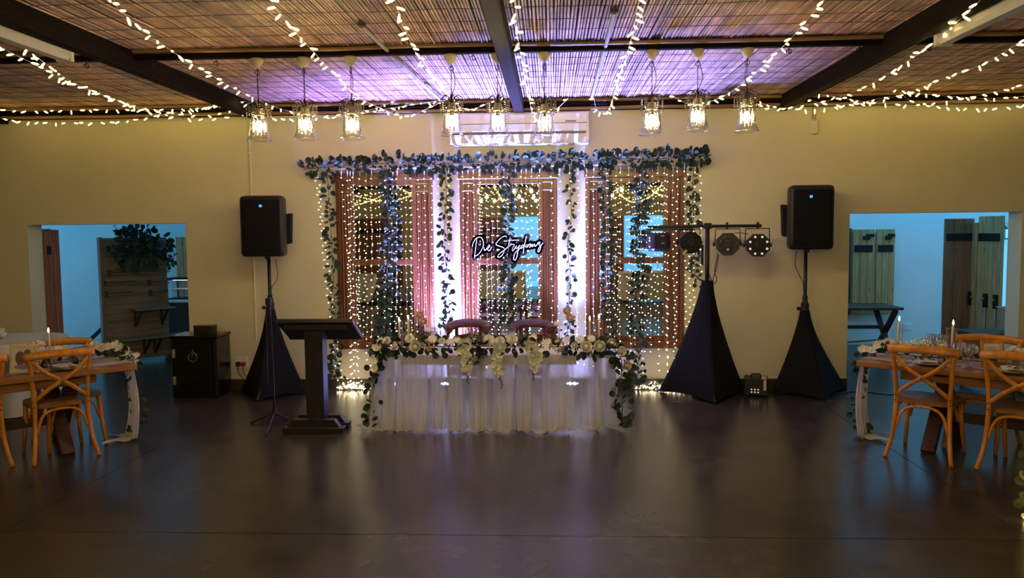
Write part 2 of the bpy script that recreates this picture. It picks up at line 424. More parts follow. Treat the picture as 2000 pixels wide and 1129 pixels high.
# end wall behind the photographer with two open doorways to daylight
RB = YB
ew=MB()
OPN=[(-1.55,-0.35,2.35),(2.45,3.75,2.35)]
ew.box(XL,OPN[0][0],RB-0.25,RB,0,ZC).box(OPN[0][1],OPN[1][0],RB-0.25,RB,0,ZC).box(OPN[1][1],XR,RB-0.25,RB,0,ZC)
for a,b,z in OPN: ew.box(a,b,RB-0.25,RB,z,ZC)
struct(obj('wall_front', ew, 'wall'))
struct(obj('wall_added_backdrop', MB().box(XL,XR,RB-2.9,RB-2.7,0,2.9), 'side_wall'))  # added sky-lit wall that dims and blues the daylight mirrored in the panes
struct(obj('ground_behind_hall', MB().box(XL,XR,RB-2.7,RB-0.0,-0.1,-0.01), 'side_wall'))
for i,(x0,x1) in enumerate([(-7.0,-5.0),(-2.35,-1.6),(1.65,2.4)]):
    d=struct(obj('door_%d'%(i+3), MB().box(x0,x1,RB,RB+0.06,0,2.33), 'pine_r'))
    n=int((x1-x0)/0.18); w=(x1-x0)/n
    for k in range(n): obj('plank', MB().box(x0+k*w+0.004,x0+(k+1)*w-0.004,RB+0.06,RB+0.075,0.02,2.32),'pine_r',d)
    obj('strap_hinge', MB().box(x0+0.03,x1-0.1,RB+0.075,RB+0.085,1.85,1.97),'iron',d)

bl=MB()
for x0,x1 in [(XL,DL0),(DL1,DR0),(DR1,XR)]: bl.box(x0,x1,-0.018,0,0,0.125)
struct(obj('baseboard_back', bl, 'skirting'))

# ceiling: reed mats on purlins under a dark roof void
ZP = 3.34                      # underside of the reeds
ce = struct(obj('ceiling', MB().box(XL,XR,YB,TH,ZC,ZC+0.1), 'reed_void'))
PY = F(1000,97,ZP-0.05).y      # first purlin in front of the wall
BX = [F(435,197,ZP-0.1).x, F(1010,197,ZP-0.1).x, F(1592,171,ZP-0.1).x]
SP = BX[1]-BX[0]
BXS = [BX[0]-2*SP, BX[0]-SP] + BX + [BX[2]+SP, BX[2]+2*SP-0.2]
purl = [-0.12, PY]
while purl[-1] > YB+2.0: purl.append(purl[-1]+PY+0.12)
rnd = random.Random(5)
def reed_mat(x0,x1,y0,y1,pitch,seg):
    mb=MB(); x=x0
    while x<x1:
        w=pitch*rnd.uniform(0.75,1.05); r=w/2; zz=ZP+0.006+rnd.uniform(-0.004,0.004)
        pts=[]; j0=rnd.uniform(-0.03,0.03); j1=rnd.uniform(-0.03,0.03)
        b=len(mb.v)
        for i in range(seg+1):
            t=i/seg; y=y0+j0+(y1-y0+j1-j0)*t; ox=rnd.uniform(-0.003,0.003); oz=rnd.uniform(-0.004,0.004)
            for (a,c) in ((-1,0.25),(-0.55,-0.75),(0.55,-0.75),(1,0.25)):
                mb.v.append((x+r+ox+a*r*0.98,y,zz+oz+c*r))
        for i in range(seg):
            for j in range(3):
                q=b+i*4+j; mb.f.append((q,q+4,q+5,q+1))
        x+=w*1.2
    return mb
for k,(ya,yb) in enumerate(zip(purl,purl[1:])):
    near = k<2
    edges=[XL]+BXS+[XR]
    for xa,xb in zip(edges,edges[1:]):
        if xb-xa<0.1: continue
        m_=reed_mat(xa,xb,ya,yb,0.022 if near else 0.05,5 if near else 1)
        stuff(obj('reed_mat', m_, 'reed', ce))
    if near:
        wm=MB(); y=ya-0.12
        while y>yb+0.08:
            pts=[(XL+i*0.35, y+rnd.uniform(-0.02,0.02), ZP-0.006+rnd.uniform(-0.002,0.002)) for i in range(int((XR-XL)/0.35))]
            wm.tube(pts,0.0022,3,False); y-=0.29+rnd.uniform(-.03,.03)
        stuff(obj('binding_wires', wm, 'reed_wire', ce))
obj('reed_mat', reed_mat(XL,XR,purl[-1],YB,0.05,1),'reed',ce)['kind']='stuff'
for i,y in enumerate(purl):
    o=obj('purlin', MB().cbox(XL,XR,y-0.03,y+0.03,ZP-0.075,ZP-0.002,0.006), 'beam_x', ce)
    pp=[(XL+j*0.6,y-0.05,ZP-0.02+rnd.uniform(-0.008,0.008)) for j in range(int((XR-XL)/0.6)+1)]
    obj('bamboo_batten', MB().tube(pp,0.017,6), 'pole', o)
for x in BXS:
    obj('roof_beam', MB().cbox(x-0.055,x+0.055,YB,TH-0.02,ZP-0.16,ZP-0.002,0.008), 'beam', ce)
# bamboo pole and fascia where the mats meet the wall
obj('wall_plate', MB().cbox(XL,XR,-0.09,0.0,ZP-0.12,ZP-0.06,0.006),'beam_x',ce)
pp=[(XL+j*0.5,-0.115,ZP-0.105+rnd.uniform(-0.006,0.006)) for j in range(int((XR-XL)/0.5)+1)]
obj('bamboo_batten', MB().tube(pp,0.02,6), 'pole', ce)

# ------------------------------------------------------------------ windows
WIN=[(W(657,335).x,W(845,335).x),(W(898,335).x,W(1088,335).x),(W(1143,335).x,W(1336,335).x)]
WZ0, WZ1 = 0.525, W(990,338).z
def window(i, x0, x1, sl, sr):
    """sl, sr: inner edges of the sash; fluted panels fill from casing to sash"""
    w=sempty('window_%d'%i, ((x0+x1)/2,0,WZ0)); cx=(x0+x1)/2; x0-=cx; x1-=cx; sl-=cx; sr-=cx; h=WZ1-WZ0
    def part(n,mb,m,p=w): return obj(n,mb,m,p)
    part('casing', MB().cbox(x0,x0+0.05,-0.07,0,0,h), 'sash'); part('casing', MB().cbox(x1-0.05,x1,-0.07,0,0,h), 'sash')
    part('head', MB().cbox(x0-0.015,x1+0.015,-0.085,0,h-0.07,h+0.02), 'sash_x'); part('sill', MB().cbox(x0-0.01,x1+0.01,-0.095,0,-0.03,0.05), 'sash_x')
    part('back_board', MB().box(x0+0.05,x1-0.05,-0.012,0,0.05,h-0.07),'sash')
    for a,b in ((x0+0.05,sl),(sr,x1-0.05)):
        if b-a<0.03: continue
        fp=part('fluted_panel', MB().box(a,b,-0.045,-0.012,0.05,h-0.07),'sash')
        n=max(2,int((b-a)/0.028)); q=(b-a)/n
        for k in range(n):
            obj('flute', MB().tube([(a+(k+0.5)*q,-0.045,0.1),(a+(k+0.5)*q,-0.045,h-0.22)],q*0.42,6),'sash',fp)
        for zz in (h-0.115,h-0.205): obj('block_rail', MB().cbox(a,b,-0.062,-0.04,zz,zz+0.022,0.003),'sash_x',fp)
    st=0.05
    for a in (sl,sr-st): part('sash_stile', MB().cbox(a,a+st,-0.06,-0.02,0.05,h-0.07),'sash')
    part('top_rail', MB().cbox(sl+st,sr-st,-0.06,-0.02,h-0.13,h-0.07),'sash_x')
    part('bottom_rail', MB().cbox(sl+st,sr-st,-0.06,-0.02,0.05,0.115),'sash_x')
    zm=W(990,510).z-WZ0
    part('meeting_rail', MB().cbox(sl+st,sr-st,-0.07,-0.02,zm-0.035,zm+0.035),'sash_x')
    part('pane', MB().box(sl+st,sr-st,-0.036,-0.030,0.115,zm-0.035),'mirror'); part('pane', MB().box(sl+st,sr-st,-0.036,-0.030,zm+0.035,h-0.13),'mirror')
window(1, WIN[0][0],WIN[0][1], W(684,400).x, W(814,400).x)
window(2, WIN[1][0],WIN[1][1], W(925,400).x, W(1060,400).x)
window(3, WIN[2][0],WIN[2][1], W(1180,400).x, W(1304,400).x)
# ------------------------------------------------------------------ side rooms and the daylight in them
def portal(x0,x1,y0,y1,z,name):
    l=bpy.data.lights.new(name,'AREA'); l.shape='RECTANGLE'; l.size=x1-x0; l.size_y=y1-y0; l.cycles.is_portal=True
    o=bpy.data.objects.new(name,l); COL.objects.link(o); o.location=((x0+x1)/2,(y0+y1)/2,z)
def roof(name, X0,X1,Y0,Y1,Z, sx0,sx1,sy0,sy1):
    r=MB().box(X0,X1,Y0,sy0,Z,Z+0.15).box(X0,X1,sy1,Y1,Z,Z+0.15).box(X0,sx0,sy0,sy1,Z,Z+0.15).box(sx1,X1,sy0,sy1,Z,Z+0.15)
    struct(obj(name,r,'side_wall')); portal(sx0,sx1,sy0,sy1,Z+0.14,name+'_added_skylight')  # the roof slot is added, sized to set the side room's daylight
LY = 3.5
struct(obj('wall_far_left', MB().box(-11,-2.6,LY,LY+0.2,0,3.6),'side_wall'))
struct(obj('wall_end_left', MB().box(-11.2,-11,TH,LY,0,3.6),'side_wall'))
struct(obj('wall_partition_left', MB().box(-2.8,-2.6,TH,LY,0,3.6),'side_wall'))
roof('ceiling_left_room',-11.2,-2.6,TH,LY+0.2,3.6, -9.5,-3.2,2.2,2.62)
RY = 3.6
ox0, ox1 = W(1856,500,RY).x, W(1978,500,RY).x
oz = W(1830,437,RY).z
wr=MB().box(2.3,ox0,RY,RY+0.3,0,3.6).box(ox0,ox1,RY,RY+0.3,oz,3.6).box(ox1,11,RY,RY+0.3,0,3.6)
struct(obj('wall_far_right', wr,'side_wall'))
struct(obj('wall_end_right', MB().box(11,11.2,TH,RY,0,3.6),'side_wall'))
struct(obj('wall_partition_right', MB().box(2.3,2.5,TH,RY,0,3.6),'side_wall'))
roof('ceiling_right_room',2.3,11.2,TH,RY+0.3,3.6, 2.8,9.0,1.9,3.1)
struct(obj('ground_outside', MB().box(-14,18,9,24,-0.1,-0.01),'side_wall'))

# --- left room: folded door leaves in the left jamb
def leaf_door(name,label,p0,p1,z0,z1,mt,planks,group=None,straps=(),t=0.045,hinge='iron'):
    p0=V((p0[0],p0[1],0)); p1=V((p1[0],p1[1],0)); d=p1-p0; L=d.length; rz=math.atan2(d.y,d.x)
    th=thing(name,label,'door',(p0.x,p0.y,z0),rz,group); w=L/planks
    for k in range(planks): obj('plank', MB().cbox(k*w+0.002,(k+1)*w-0.002,-t/2,t/2,0,z1-z0,0.004),mt,th)
    for zz in straps:
        obj('strap_hinge', MB().cbox(0.02,L-0.03,-t/2-0.012,-t/2,zz-0.055,zz+0.055,0.003),hinge,th)
    return th
jx=DL0
leaf_door('folding_door','narrow brown plank door leaf folded against the left doorway jamb',(jx+0.0,TH+0.02),(jx+0.02,TH+0.13),0.03,W(95,447,TH).z,'pine_r',2,straps=(1.65,))
leaf_door('folding_door','second brown folded door leaf just inside the left doorway',(jx+0.015,TH+0.15),(jx+0.04,TH+0.25),0.03,W(103,449,TH+.4).z,'pine_r',2)

# --- left room: leaning plank display wall with shelves
b0=F(207,716); b1=F(333,701); bd=(b1-b0); bl_=bd.length; rz=math.atan2(bd.y,bd.x)
bh=W(207,465,b0.y).z
dw=thing('display_board','tall weathered plank display board with small shelves seen through left doorway','display board',(b0.x,b0.y,0),rz)
n=13
for k in range(n):
    z0=0.06+k*(bh-0.06)/n; z1=0.06+(k+1)*(bh-0.06)/n
    obj('plank', MB().cbox(0.03+U(-.008,.0),bl_+U(-0.012,0.01),-0.012+U(-.005,.005),0.012,z0+0.0012,z1-0.0012,0.003),'rough',dw)
obj('dark_gap_backing', MB().box(0.03,bl_-0.02,0.012,0.02,0.06,bh-0.02),'tleg',dw)  # dark sheet added to stop bright light showing through the plank gaps
obj('edge_post', MB().cbox(-0.02,0.03,-0.02,0.08,0,bh+0.01),'pine_r',dw); obj('edge_post', MB().cbox(bl_-0.06,bl_-0.02,0.012,0.08,0,bh-0.02),'pine_r',dw)
def bxz(px,py):
    p=W(px,py,b0.y+bd.y*((px-207)/126)); return ((px-207)/126*bl_, p.z)
for px0,px1,py in [(218,336,535),(208,268,555),(293,333,553),(210,262,576),(295,331,573)]:
    x0,z=bxz(px0,py); x1,_=bxz(px1,py)
    o=obj('peg_rail', MB().cbox(x0,x1,-0.06,-0.012,z-0.012,z+0.008,0.003),'rough',dw)
    obj('end_block', MB().cbox(x0-0.01,x0+0.03,-0.07,-0.012,z-0.03,z+0.05,0.003),'tleg',o)
    obj('rope', MB().tube([(x0+(x1-x0)*i/8,-0.065,z+0.028-0.012*math.sin(PI*i/8)) for i in range(9)],0.006,5),'stem',o)
for px0,px1,py in [(256,333,604),(214,297,664),(292,368,656)]:
    x0,z=bxz(px0,py); x1,_=bxz(px1,py)
    o=obj('shelf', MB().cbox(x0,x1,-0.30,-0.012,z-0.012,z+0.014,0.003),'rough',dw)
    for q in (0.12,0.8):
        xx=x0+(x1-x0)*q
        obj('bracket', MB().bar((xx,-0.03,z-0.24),(xx,-0.27,z-0.015),0.025).bar((xx,-0.025,z-0.26),(xx,-0.025,z-0.012),0.025),'tleg',o)

# --- left room: counter, lit display case, pine door, handrail
cx0,cx1=W(331,600,2.9).x, W(420,600,2.9).x; cz=W(345,586,2.7).z
ct=thing('bar_counter','dark bar counter partly seen at the right of the left doorway','counter',(cx0,2.7,0))
obj('body', MB().cbox(0,cx1-cx0,0,0.5,0,cz-0.04),'skirting',ct); obj('worktop', MB().cbox(-0.02,cx1-cx0,-0.03,0.52,cz-0.04,cz),'cloth',ct)
dc=thing('display_case','lit glass display case standing on the dark bar counter','display case',(cx0+0.03,2.75,cz))
dh=W(345,543,2.75).z-cz; dwid=cx1-cx0-0.05
for x in (0,dwid-0.02):
    for y in (0,0.36): obj('corner_post', MB().box(x,x+0.02,y,y+0.02,0.02,dh-0.02),'black',dc)
obj('base', MB().box(0,dwid,0,0.38,0,0.02),'black',dc); obj('lid', MB().box(0,dwid,0,0.38,dh-0.03,dh),'black',dc)
obj('glass_front', MB().box(0.02,dwid-0.02,0.0,0.006,0.02,dh-0.03),'glass',dc)
obj('lamp', MB().box(0.04,dwid-0.04,0.15,0.2,dh-0.045,dh-0.031),'cold',dc)
obj('shelf', MB().box(0.02,dwid-0.02,0.03,0.35,dh*0.45,dh*0.45+0.008),'white',dc)
pd=leaf_door('pine_door','pale pine plank door beside the lit display case',(W(345,500,3.42).x,3.42),(W(415,500,3.42).x,3.42),0.03,W(350,463,3.42).z,'pine',5)
hr0,hr1=W(176,664,3.2),W(208,634,3.2)
hrt=thing('handrail','dark sloping handrail low on the blue wall of left room','handrail',(hr0.x,3.2,0))
obj('rail', MB().bar((0,0,hr0.z),((hr1.x-hr0.x)*1.6,0,hr0.z+(hr1.z-hr0.z)*1.6),0.05,0.05),'iron',hrt)
for q in (0.0,1.55): obj('post', MB().bar(((hr1.x-hr0.x)*q,0,0),((hr1.x-hr0.x)*q,0,hr0.z+(hr1.z-hr0.z)*q),0.035),'iron',hrt)

# --- right room: shuttered window, trestle table, folded doors
def tz(px,py,y): return W(px,py,y).z
sx=[W(1664,500,RY-0.03).x, W(1706,500,RY-0.03).x, W(1710,500,RY-0.03).x, W(1746,500,RY-0.03).x]
sz0=tz(1700,600,RY); sz1=tz(1705,448,RY)
for k,(a,b,l) in enumerate([(sx[0],sx[1],'left'),(sx[2],sx[3],'right')]):
    s=leaf_door('window_shutter','%s leaf of the knotty pine shutter pair on the blue wall'%l,(a,RY-0.04),(b,RY-0.04),sz0-0.1,sz1,'pine',3,straps=((sz1-sz0)+0.1-0.30,))
    obj('latch', MB().cbox((b-a)*.45,(b-a)*.75,-0.06,-0.022,sz1-sz0-0.06,sz1-sz0+0.0,0.004).cbox((b-a)*.6,(b-a)*.95,-0.055,-0.022,sz1-sz0-0.02,sz1-sz0+0.03,0.004),'iron',s)
struct(obj('trim_1', MB().box(sx[0]-0.12,sx[0]-0.02,RY-0.05,RY,sz0-0.1,sz1+0.02),'skirting'))
tx0,tx1=W(1630,600,2.6).x,W(1757,600,2.75).x
tt=thing('trestle_table','dark trestle table with crossed legs below the pine shutters','table',(tx0,2.6,0))
tw=tx1-tx0; TZ=tz(1720,601,2.6)
for k in range(4): obj('plank', MB().cbox(0,tw,0.19*k,0.19*k+0.186,TZ-0.04,TZ),'tleg',tt)
for x in (0.15,tw-0.15):
    obj('leg', MB().bar((x,0.05,0),(x,0.68,TZ-0.05),0.07,0.05),'tleg',tt); obj('leg', MB().bar((x+0.051,0.68,0),(x+0.051,0.05,TZ-0.05),0.07,0.05),'tleg',tt)
obj('stretcher', MB().bar((0.18,0.36,0.36),(tw-0.18,0.36,0.36),0.05),'tleg',tt)
obj('rod', MB().tube([(0.1,0.0,0.17),(0.75,-0.05,0.23)],0.012,6),'chrome',tt)
so=thing('wall_socket','small socket plate on the blue wall of right room','socket',(W(1772,638,RY).x,RY,W(1772,638,RY).z))
obj('plate', MB().cbox(-0.05,0.05,-0.012,0,-0.05,0.05),'side_wall',so); obj('switch', MB().cbox(-0.02,0.0,-0.018,-0.012,0.0,0.03,0.002),'white',so)

yA=2.7
a0=W(1843,500,yA); a1=W(1900,500,yA)
la=leaf_door('folding_door','dark red plank door leaf facing the hall in the right room',(a0.x,yA),(a1.x,yA),0.03,tz(1870,427,yA),'pine_r',3,straps=(tz(1870,463,yA)-0.03,))
c0=W(1902,500,2.66); c1=W(1913,500,2.5)
lb=leaf_door('folding_door','narrow pale door leaf between the two wide plank leaves',(c0.x,2.74),(c1.x,2.55),0.03,tz(1906,435,2.7),'pine',1)
e0=W(1912,500,2.55); e1=W(1958,500,2.05)
lc=leaf_door('folding_door','brown plank door leaf standing open towards the bright garden',(e0.x,2.55),(e1.x,2.05),0.03,tz(1935,422,2.3),'pine',3,straps=(tz(1925,463,2.5)-0.03,))
def bolt(leaf,x,z):
    c=obj('bolt_case', MB().cbox(x-0.035,x+0.035,-0.06,-0.022,z-0.1,z+0.1,0.006),'iron',leaf)
    obj('bolt_rod', MB().tube([(x,-0.04,z-0.1),(x,-0.04,z-0.62)],0.009,6),'chrome',c)
    obj('bolt_knob', MB().lathe([(0.008,0),(0.022,0.012),(0.018,0.03),(0.002,0.035)],10,Matrix.Translation((x,-0.06,z+0.02))@Matrix.Rotation(PI/2,4,'X')),'brass',c)
bz=W(1930,590,2.4).z
bolt(la,(a1.x-a0.x)-0.04,bz); _l=math.hypot(e1.x-e0.x,0.5); bolt(lc,_l*0.45,bz); bolt(lc,_l-0.06,bz)
# garden plants outside the right doors
gr=random.Random(3)
for i,(px,py,h) in enumerate([(1962,640,0.9),(1975,640,0.7),(1968,640,0.55)]):
    p=W(px,py,5.5+i*0.4); p.z=0
    g=thing('garden_shrub',['tall leafy green shrub outside the open right doors','leafy green shrub outside, nearer the right jamb','low leafy green shrub outside between the taller two'][i],'shrub',p)
    st=MB(); lf=MB()
    for k in range(7):
        a=gr.uniform(0,6.28); tip=V((math.cos(a)*0.22,math.sin(a)*0.22,h*gr.uniform(.6,1)))
        st.tube([(0,0,0),tip*0.5+V((0,0,.08)),tip],0.008,4)
        for q in range(9):
            c=tip*(0.35+0.65*q/9); d=V((gr.uniform(-1,1),gr.uniform(-1,1),gr.uniform(-.2,.6))).normalized(); s=V((-d.y,d.x,0))*0.03; e=c+d*0.17
            lf.add([c,c+d*0.08+s,e,c+d*0.08-s],[(0,1,2,3)])
    obj('stems',st,'stem',g); stuff(obj('leaves',lf,'far_green',g))
p=W(1984,455,3.0)
wl=thing('wall_lantern','small black lantern hanging in the bright gap of the right doors','lantern',(W(1961,450,3.3).x,3.3,0))
lz=W(1961,440,3.3).z
obj('frame', MB().tube([(0,0,lz+0.12),(0,0,lz)],0.006,5).lathe([(0.06,-0.02),(0.03,0.02),(0.005,0.04)],8,Matrix.Translation((0,0,lz-0.04))).box(-0.05,-0.04,-0.05,-0.04,lz-0.2,lz-0.05).box(0.04,0.05,-0.05,-0.04,lz-0.2,lz-0.05).box(-0.05,-0.04,0.04,0.05,lz-0.2,lz-0.05).box(0.04,0.05,0.04,0.05,lz-0.2,lz-0.05).box(-0.055,0.055,-0.055,0.055,lz-0.215,lz-0.2),'iron',wl)
obj('pane', MB().box(-0.042,0.042,-0.042,0.042,lz-0.2,lz-0.06),'glass',wl)
# sideboard with a woven crate inside the right doorway
q0=W(1905,655,0.75); 
sb=thing('sideboard','brown wooden sideboard behind the right banquet table','sideboard',(W(1905,660,0.75).x,0.75,0))
SBZ=tz(1950,652,0.75)
for k in range(3): obj('top_plank', MB().cbox(0,1.5,0.18*k,0.18*k+0.176,SBZ-0.04,SBZ),'tleg',sb)
obj('body', MB().cbox(0.03,1.47,0.03,0.5,0.1,SBZ-0.04),'pine_r',sb)
for x in (0.04,1.4):
    for y in (0.04,0.44): obj('foot', MB().cbox(x,x+0.06,y,y+0.06,0,0.1),'tleg',sb)
p0=W(1968,650,0.95); p1=W(2010,605,0.95)
cr=thing('woven_crate','tan woven crate standing on the sideboard at the right edge','crate',(p0.x,0.82,SBZ))
hh=p1.z-p0.z
cm=MB(); a=0.0; 
cm.add([(0.02,0,0),(0.5,0,0),(0.5,0.3,0),(0.02,0.3,0),(-0.03,-0.03,hh),(0.55,-0.03,hh),(0.55,0.33,hh),(-0.03,0.33,hh)],[(0,3,2,1),(0,1,5,4),(1,2,6,5),(2,3,7,6),(3,0,4,7)])
obj('basket',cm,'crate',cr); obj('rim', MB().tube([(-0.03,-0.03,hh),(0.55,-0.03,hh),(0.55,0.33,hh),(-0.03,0.33,hh),(-0.03,-0.03,hh)],0.012,6),'crate',cr)
yf=thing('yellow_flower','small yellow flower sticking out above the woven crate','flower',(W(1999,598,0.9).x,0.9,SBZ+0.02))
obj('stalk', MB().tube([(0,0,0),(0,0,hh+0.05)],0.004,5),'stem',yf)
fm=MB()
for k in range(8):
    a=2*PI*k/8; fm.add([(0,0,hh+.05),(0.015*math.cos(a+.4),0.015*math.sin(a+.4),hh+.06),(0.035*math.cos(a),0.035*math.sin(a),hh+.055),(0.015*math.cos(a-.4),0.015*math.sin(a-.4),hh+.06)],[(0,1,2,3)])
stuff(obj('petals',fm,'yellow',yf))

# ------------------------------------------------------------------ wall fittings
p0=W(882,200); p1=W(1148,262); 
ac=thing('air_conditioner','white split air conditioner high on the wall above middle window','air conditioner',((p0.x+p1.x)/2,-0.004,p1.z-0.12))
hw=(p1.x-p0.x)/2; az=p1.z-0.12; H=ZP-0.16-az
def acbody(x0,x1):
    prof=[(0,0.0),(-0.20,0.0),(-0.235,0.05),(-0.24,0.16),(-0.24,H-0.03),(-0.22,H),(0,H)]
    n=len(prof); mb=MB(); vs=[(x0,y,z) for y,z in prof]+[(x1,y,z) for y,z in prof]
    fs=[tuple(range(n)),tuple(range(n,2*n))[::-1]]+[(i,i+n,(i+1)%n+n,(i+1)%n) for i in range(n)]
    return mb.add(vs,fs)
obj('body', acbody(-hw,hw),'white',ac)
obj('front_panel', MB().cbox(-hw+0.02,hw-0.02,-0.252,-0.24,0.135,H-0.02,0.004),'white',ac)
obj('panel_line', MB().box(-hw+0.02,hw-0.02,-0.254,-0.250,H-0.13,H-0.122),'grey_line',ac)
obj('air_flap', MB().add([(-hw+0.03,-0.238,0.10),(hw-0.03,-0.238,0.10),(hw-0.03,-0.215,0.01),(-hw+0.03,-0.215,0.01),(-hw+0.03,-0.25,0.10),(hw-0.03,-0.25,0.10),(hw-0.03,-0.227,0.008),(-hw+0.03,-0.227,0.008)],[(4,5,6,7),(0,3,2,1),(0,1,5,4),(2,3,7,6),(1,2,6,5),(3,0,4,7)]),'white',ac)
obj('air_slot', MB().box(-hw+0.03,hw-0.03,-0.243,-0.236,0.102,0.128),'grey_line',ac)
obj('badge', MB().box(hw-0.26,hw-0.14,-0.2535,-0.252,0.23,0.245),'grey_line',ac)

p=W(487,240)
cd=thing('wall_conduit','slim cream conduit running down the wall behind the left speaker','conduit',(p.x,0,0))
obj('pipe', MB().tube([(0,-0.012,0.6),(0,-0.012,ZP-0.15)],0.012,8),'wall',cd)
for z in (1.0,1.9,2.8): obj('clip', MB().cbox(-0.02,0.02,-0.026,0,z-0.012,z+0.012,0.003),'wall',cd)
p0=W(1583,263); p1=W(1597,234)
sn=thing('wall_sensor','small white rounded box hanging from two wires high on right wall','sensor',((p0.x+p1.x)/2,0,p0.z))
obj('case', MB().cbox(-0.042,0.042,-0.035,0,0,p1.z-p0.z,0.014),'offwhite',sn)
for x in (-0.02,0.012): obj('wire', MB().tube([(x,-0.008,p1.z-p0.z),(x,-0.008,ZP-0.13-p0.z)],0.0035,5),'wire_g',sn)
p=W(473,708)
sk=thing('power_socket','white double power socket with black and red plugs beside the safe','socket',(p.x,0,p.z))
obj('plate', MB().cbox(-0.075,0.075,-0.014,0,-0.065,0.065,0.004),'white',sk)
for x,m_ in ((-0.035,'black'),(0.03,'red')):
    pl=obj('plug', MB().cbox(x-0.024,x+0.024,-0.06,-0.014,-0.04,0.012,0.006),m_,sk)
    obj('cord', MB().tube(smoothpath([(x,-0.05,-0.04),(x+0.01,-0.06,-0.12),(x+0.08,-0.07,-0.2),(x+0.13,-0.09,-p.z+0.01)]),0.005,5),'black',sk)
# conduits on the ceiling
for nm,(x0_,y0_),(x1_,y1_),lbl in [('a',(706,50),(862,197),'grey conduit running across reed ceiling towards the left of the air conditioner'),('b',(1200,24),(1156,190),'grey conduit on reed ceiling to the right of the air conditioner')]:
    s=F(x0_,y0_,ZP-0.03); e=F(x1_,y1_,ZP-0.06)
    e.y=min(e.y,-0.15); 
    c=thing('ceiling_conduit',lbl,'conduit',s)
    d=e-s
    obj('pipe', MB().tube([(0,0,0),d*0.33+V((0,0,-.008)),d*0.66,d],0.016,8),'pipe',c)
    obj('junction_cup', MB().lathe([(0.03,0.0),(0.03,-0.025),(0.012,-0.035)],12,Matrix.Translation((0,0.0,0.02))),'tleg',c)
    for q in (0.3,0.7): obj('saddle', MB().bar(d*q+V((-0.03,0,0.012)),d*q+V((0.03,0,0.012)),0.02,0.02),'pipe',c)
# fluorescent battens along the side beams
for lbl,x,pa,pb in [('long milky fluorescent batten on the left ceiling beam',BX[0]-0.12,(20,38),(222,113)),('long milky fluorescent batten on the right ceiling beam',BX[2]+0.13,(1905,3),(1757,85))]:
    y1=F(pb[0],pb[1],ZP-0.2).y; y0=y1-1.75
    c=thing('batten_light',lbl,'light',(x,y0,ZP-0.2))
    L=y1-y0
    obj('housing', MB().cbox(-0.05,0.05,0,L,0.03,0.1,0.01),'white',c)
    obj('diffuser', MB().add(*(lambda pr:( [(a,0.01,b) for a,b in pr]+[(a,L-0.01,b) for a,b in pr], [tuple(range(len(pr)))[::-1],tuple(range(len(pr),2*len(pr)))]+[(i,(i+1)%len(pr),(i+1)%len(pr)+len(pr),i+len(pr)) for i in range(len(pr))]))([(-0.055,0.045),(-0.055,0.01),(-0.035,-0.02),(0.035,-0.02),(0.055,0.01),(0.055,0.045)])),'tube',c)
    for yy in (0,L-0.02): obj('end_cap', MB().cbox(-0.06,0.06,yy-0.01,yy+0.03,-0.025,0.06,0.006),'offwhite',c)
    obj('hanger', MB().box(-0.012,0.012,L*0.2,L*0.2+0.02,0.1,0.2).box(-0.012,0.012,L*0.8,L*0.8+0.02,0.1,0.2),'iron',c)
# small cup hooks under the purlin
for i,(px,py) in enumerate([(150,122),(277,118),(406,115),(920,106),(1550,93),(1690,90),(1828,87)]):
    p=F(px,py-8,ZP-0.075); p.y=PY
    pts=[(0.02*math.sin(a),0,-0.035-0.02*math.cos(a)) for a in [x*0.5 for x in range(0,11)]]
    tag(put('cup_hook', MB().tube([(0,0,0.0),(0,0,-0.015)]+pts,0.0035,5).mesh('cup_hook','iron'),None,Matrix.Translation(p)),'small black cup hook screwed under the ceiling purlin','hook','cup hooks under the purlin')
# ------------------------------------------------------------------ black stretch covers, speakers, T-bar
def scrim(top, feet, rtop, n=14):
    """stretched cloth from a collar to three feet, drawn in between them"""
    N_=36; rows=16; vs=[]; T=V(top)
    fa=sorted([(math.atan2(f[1]-T.y,f[0]-T.x),V(f)) for f in feet],key=lambda q:q[0])
    def ground(a):
        for i in range(len(fa)):
            a0,p0=fa[i]; a1,p1=fa[(i+1)%len(fa)]
            if i==len(fa)-1: a1+=2*PI
            aa=a if a>=a0 else a+2*PI
            if a0-1e-9<=aa<=a1+1e-9:
                t=(aa-a0)/(a1-a0); p=p0.lerp(p1,t)
                inn=4*t*(1-t)*0.10; return p.lerp(V((T.x,T.y,0)),inn)+V((0,0,4*t*(1-t)*0.035))
        return fa[0][1]
    angs=[]
    for i in range(len(fa)):
        a0=fa[i][0]; a1=fa[(i+1)%len(fa)][0]
        if i==len(fa)-1: a1+=2*PI
        for k in range(N_//3): angs.append(a0+(a1-a0)*k/(N_//3))
    angs=[(a+PI)%(2*PI)-PI for a in angs]
    for j in range(rows+1):
        v=j/rows
        for k,a in enumerate(angs):
            g=ground(a); t=V((T.x+rtop*math.cos(a),T.y+rtop*math.sin(a),T.z))
            w=v**1.28
            p=t.lerp(g,w); p.z=T.z+(g.z-T.z)*v
            cr=0.012*math.sin(k*2.1)*math.sin(PI*min(1,v*1.5))*(1-v)
            p.x+=cr*math.cos(a); p.y+=cr*math.sin(a)
            vs.append(p)
    m=len(angs); fs=[(j*m+k,(j+1)*m+k,(j+1)*m+(k+1)%m,j*m+(k+1)%m) for j in range(rows) for k in range(m)]
    mb=MB(); mb.add(vs,fs); mb.f.append(tuple(range(m))); return mb

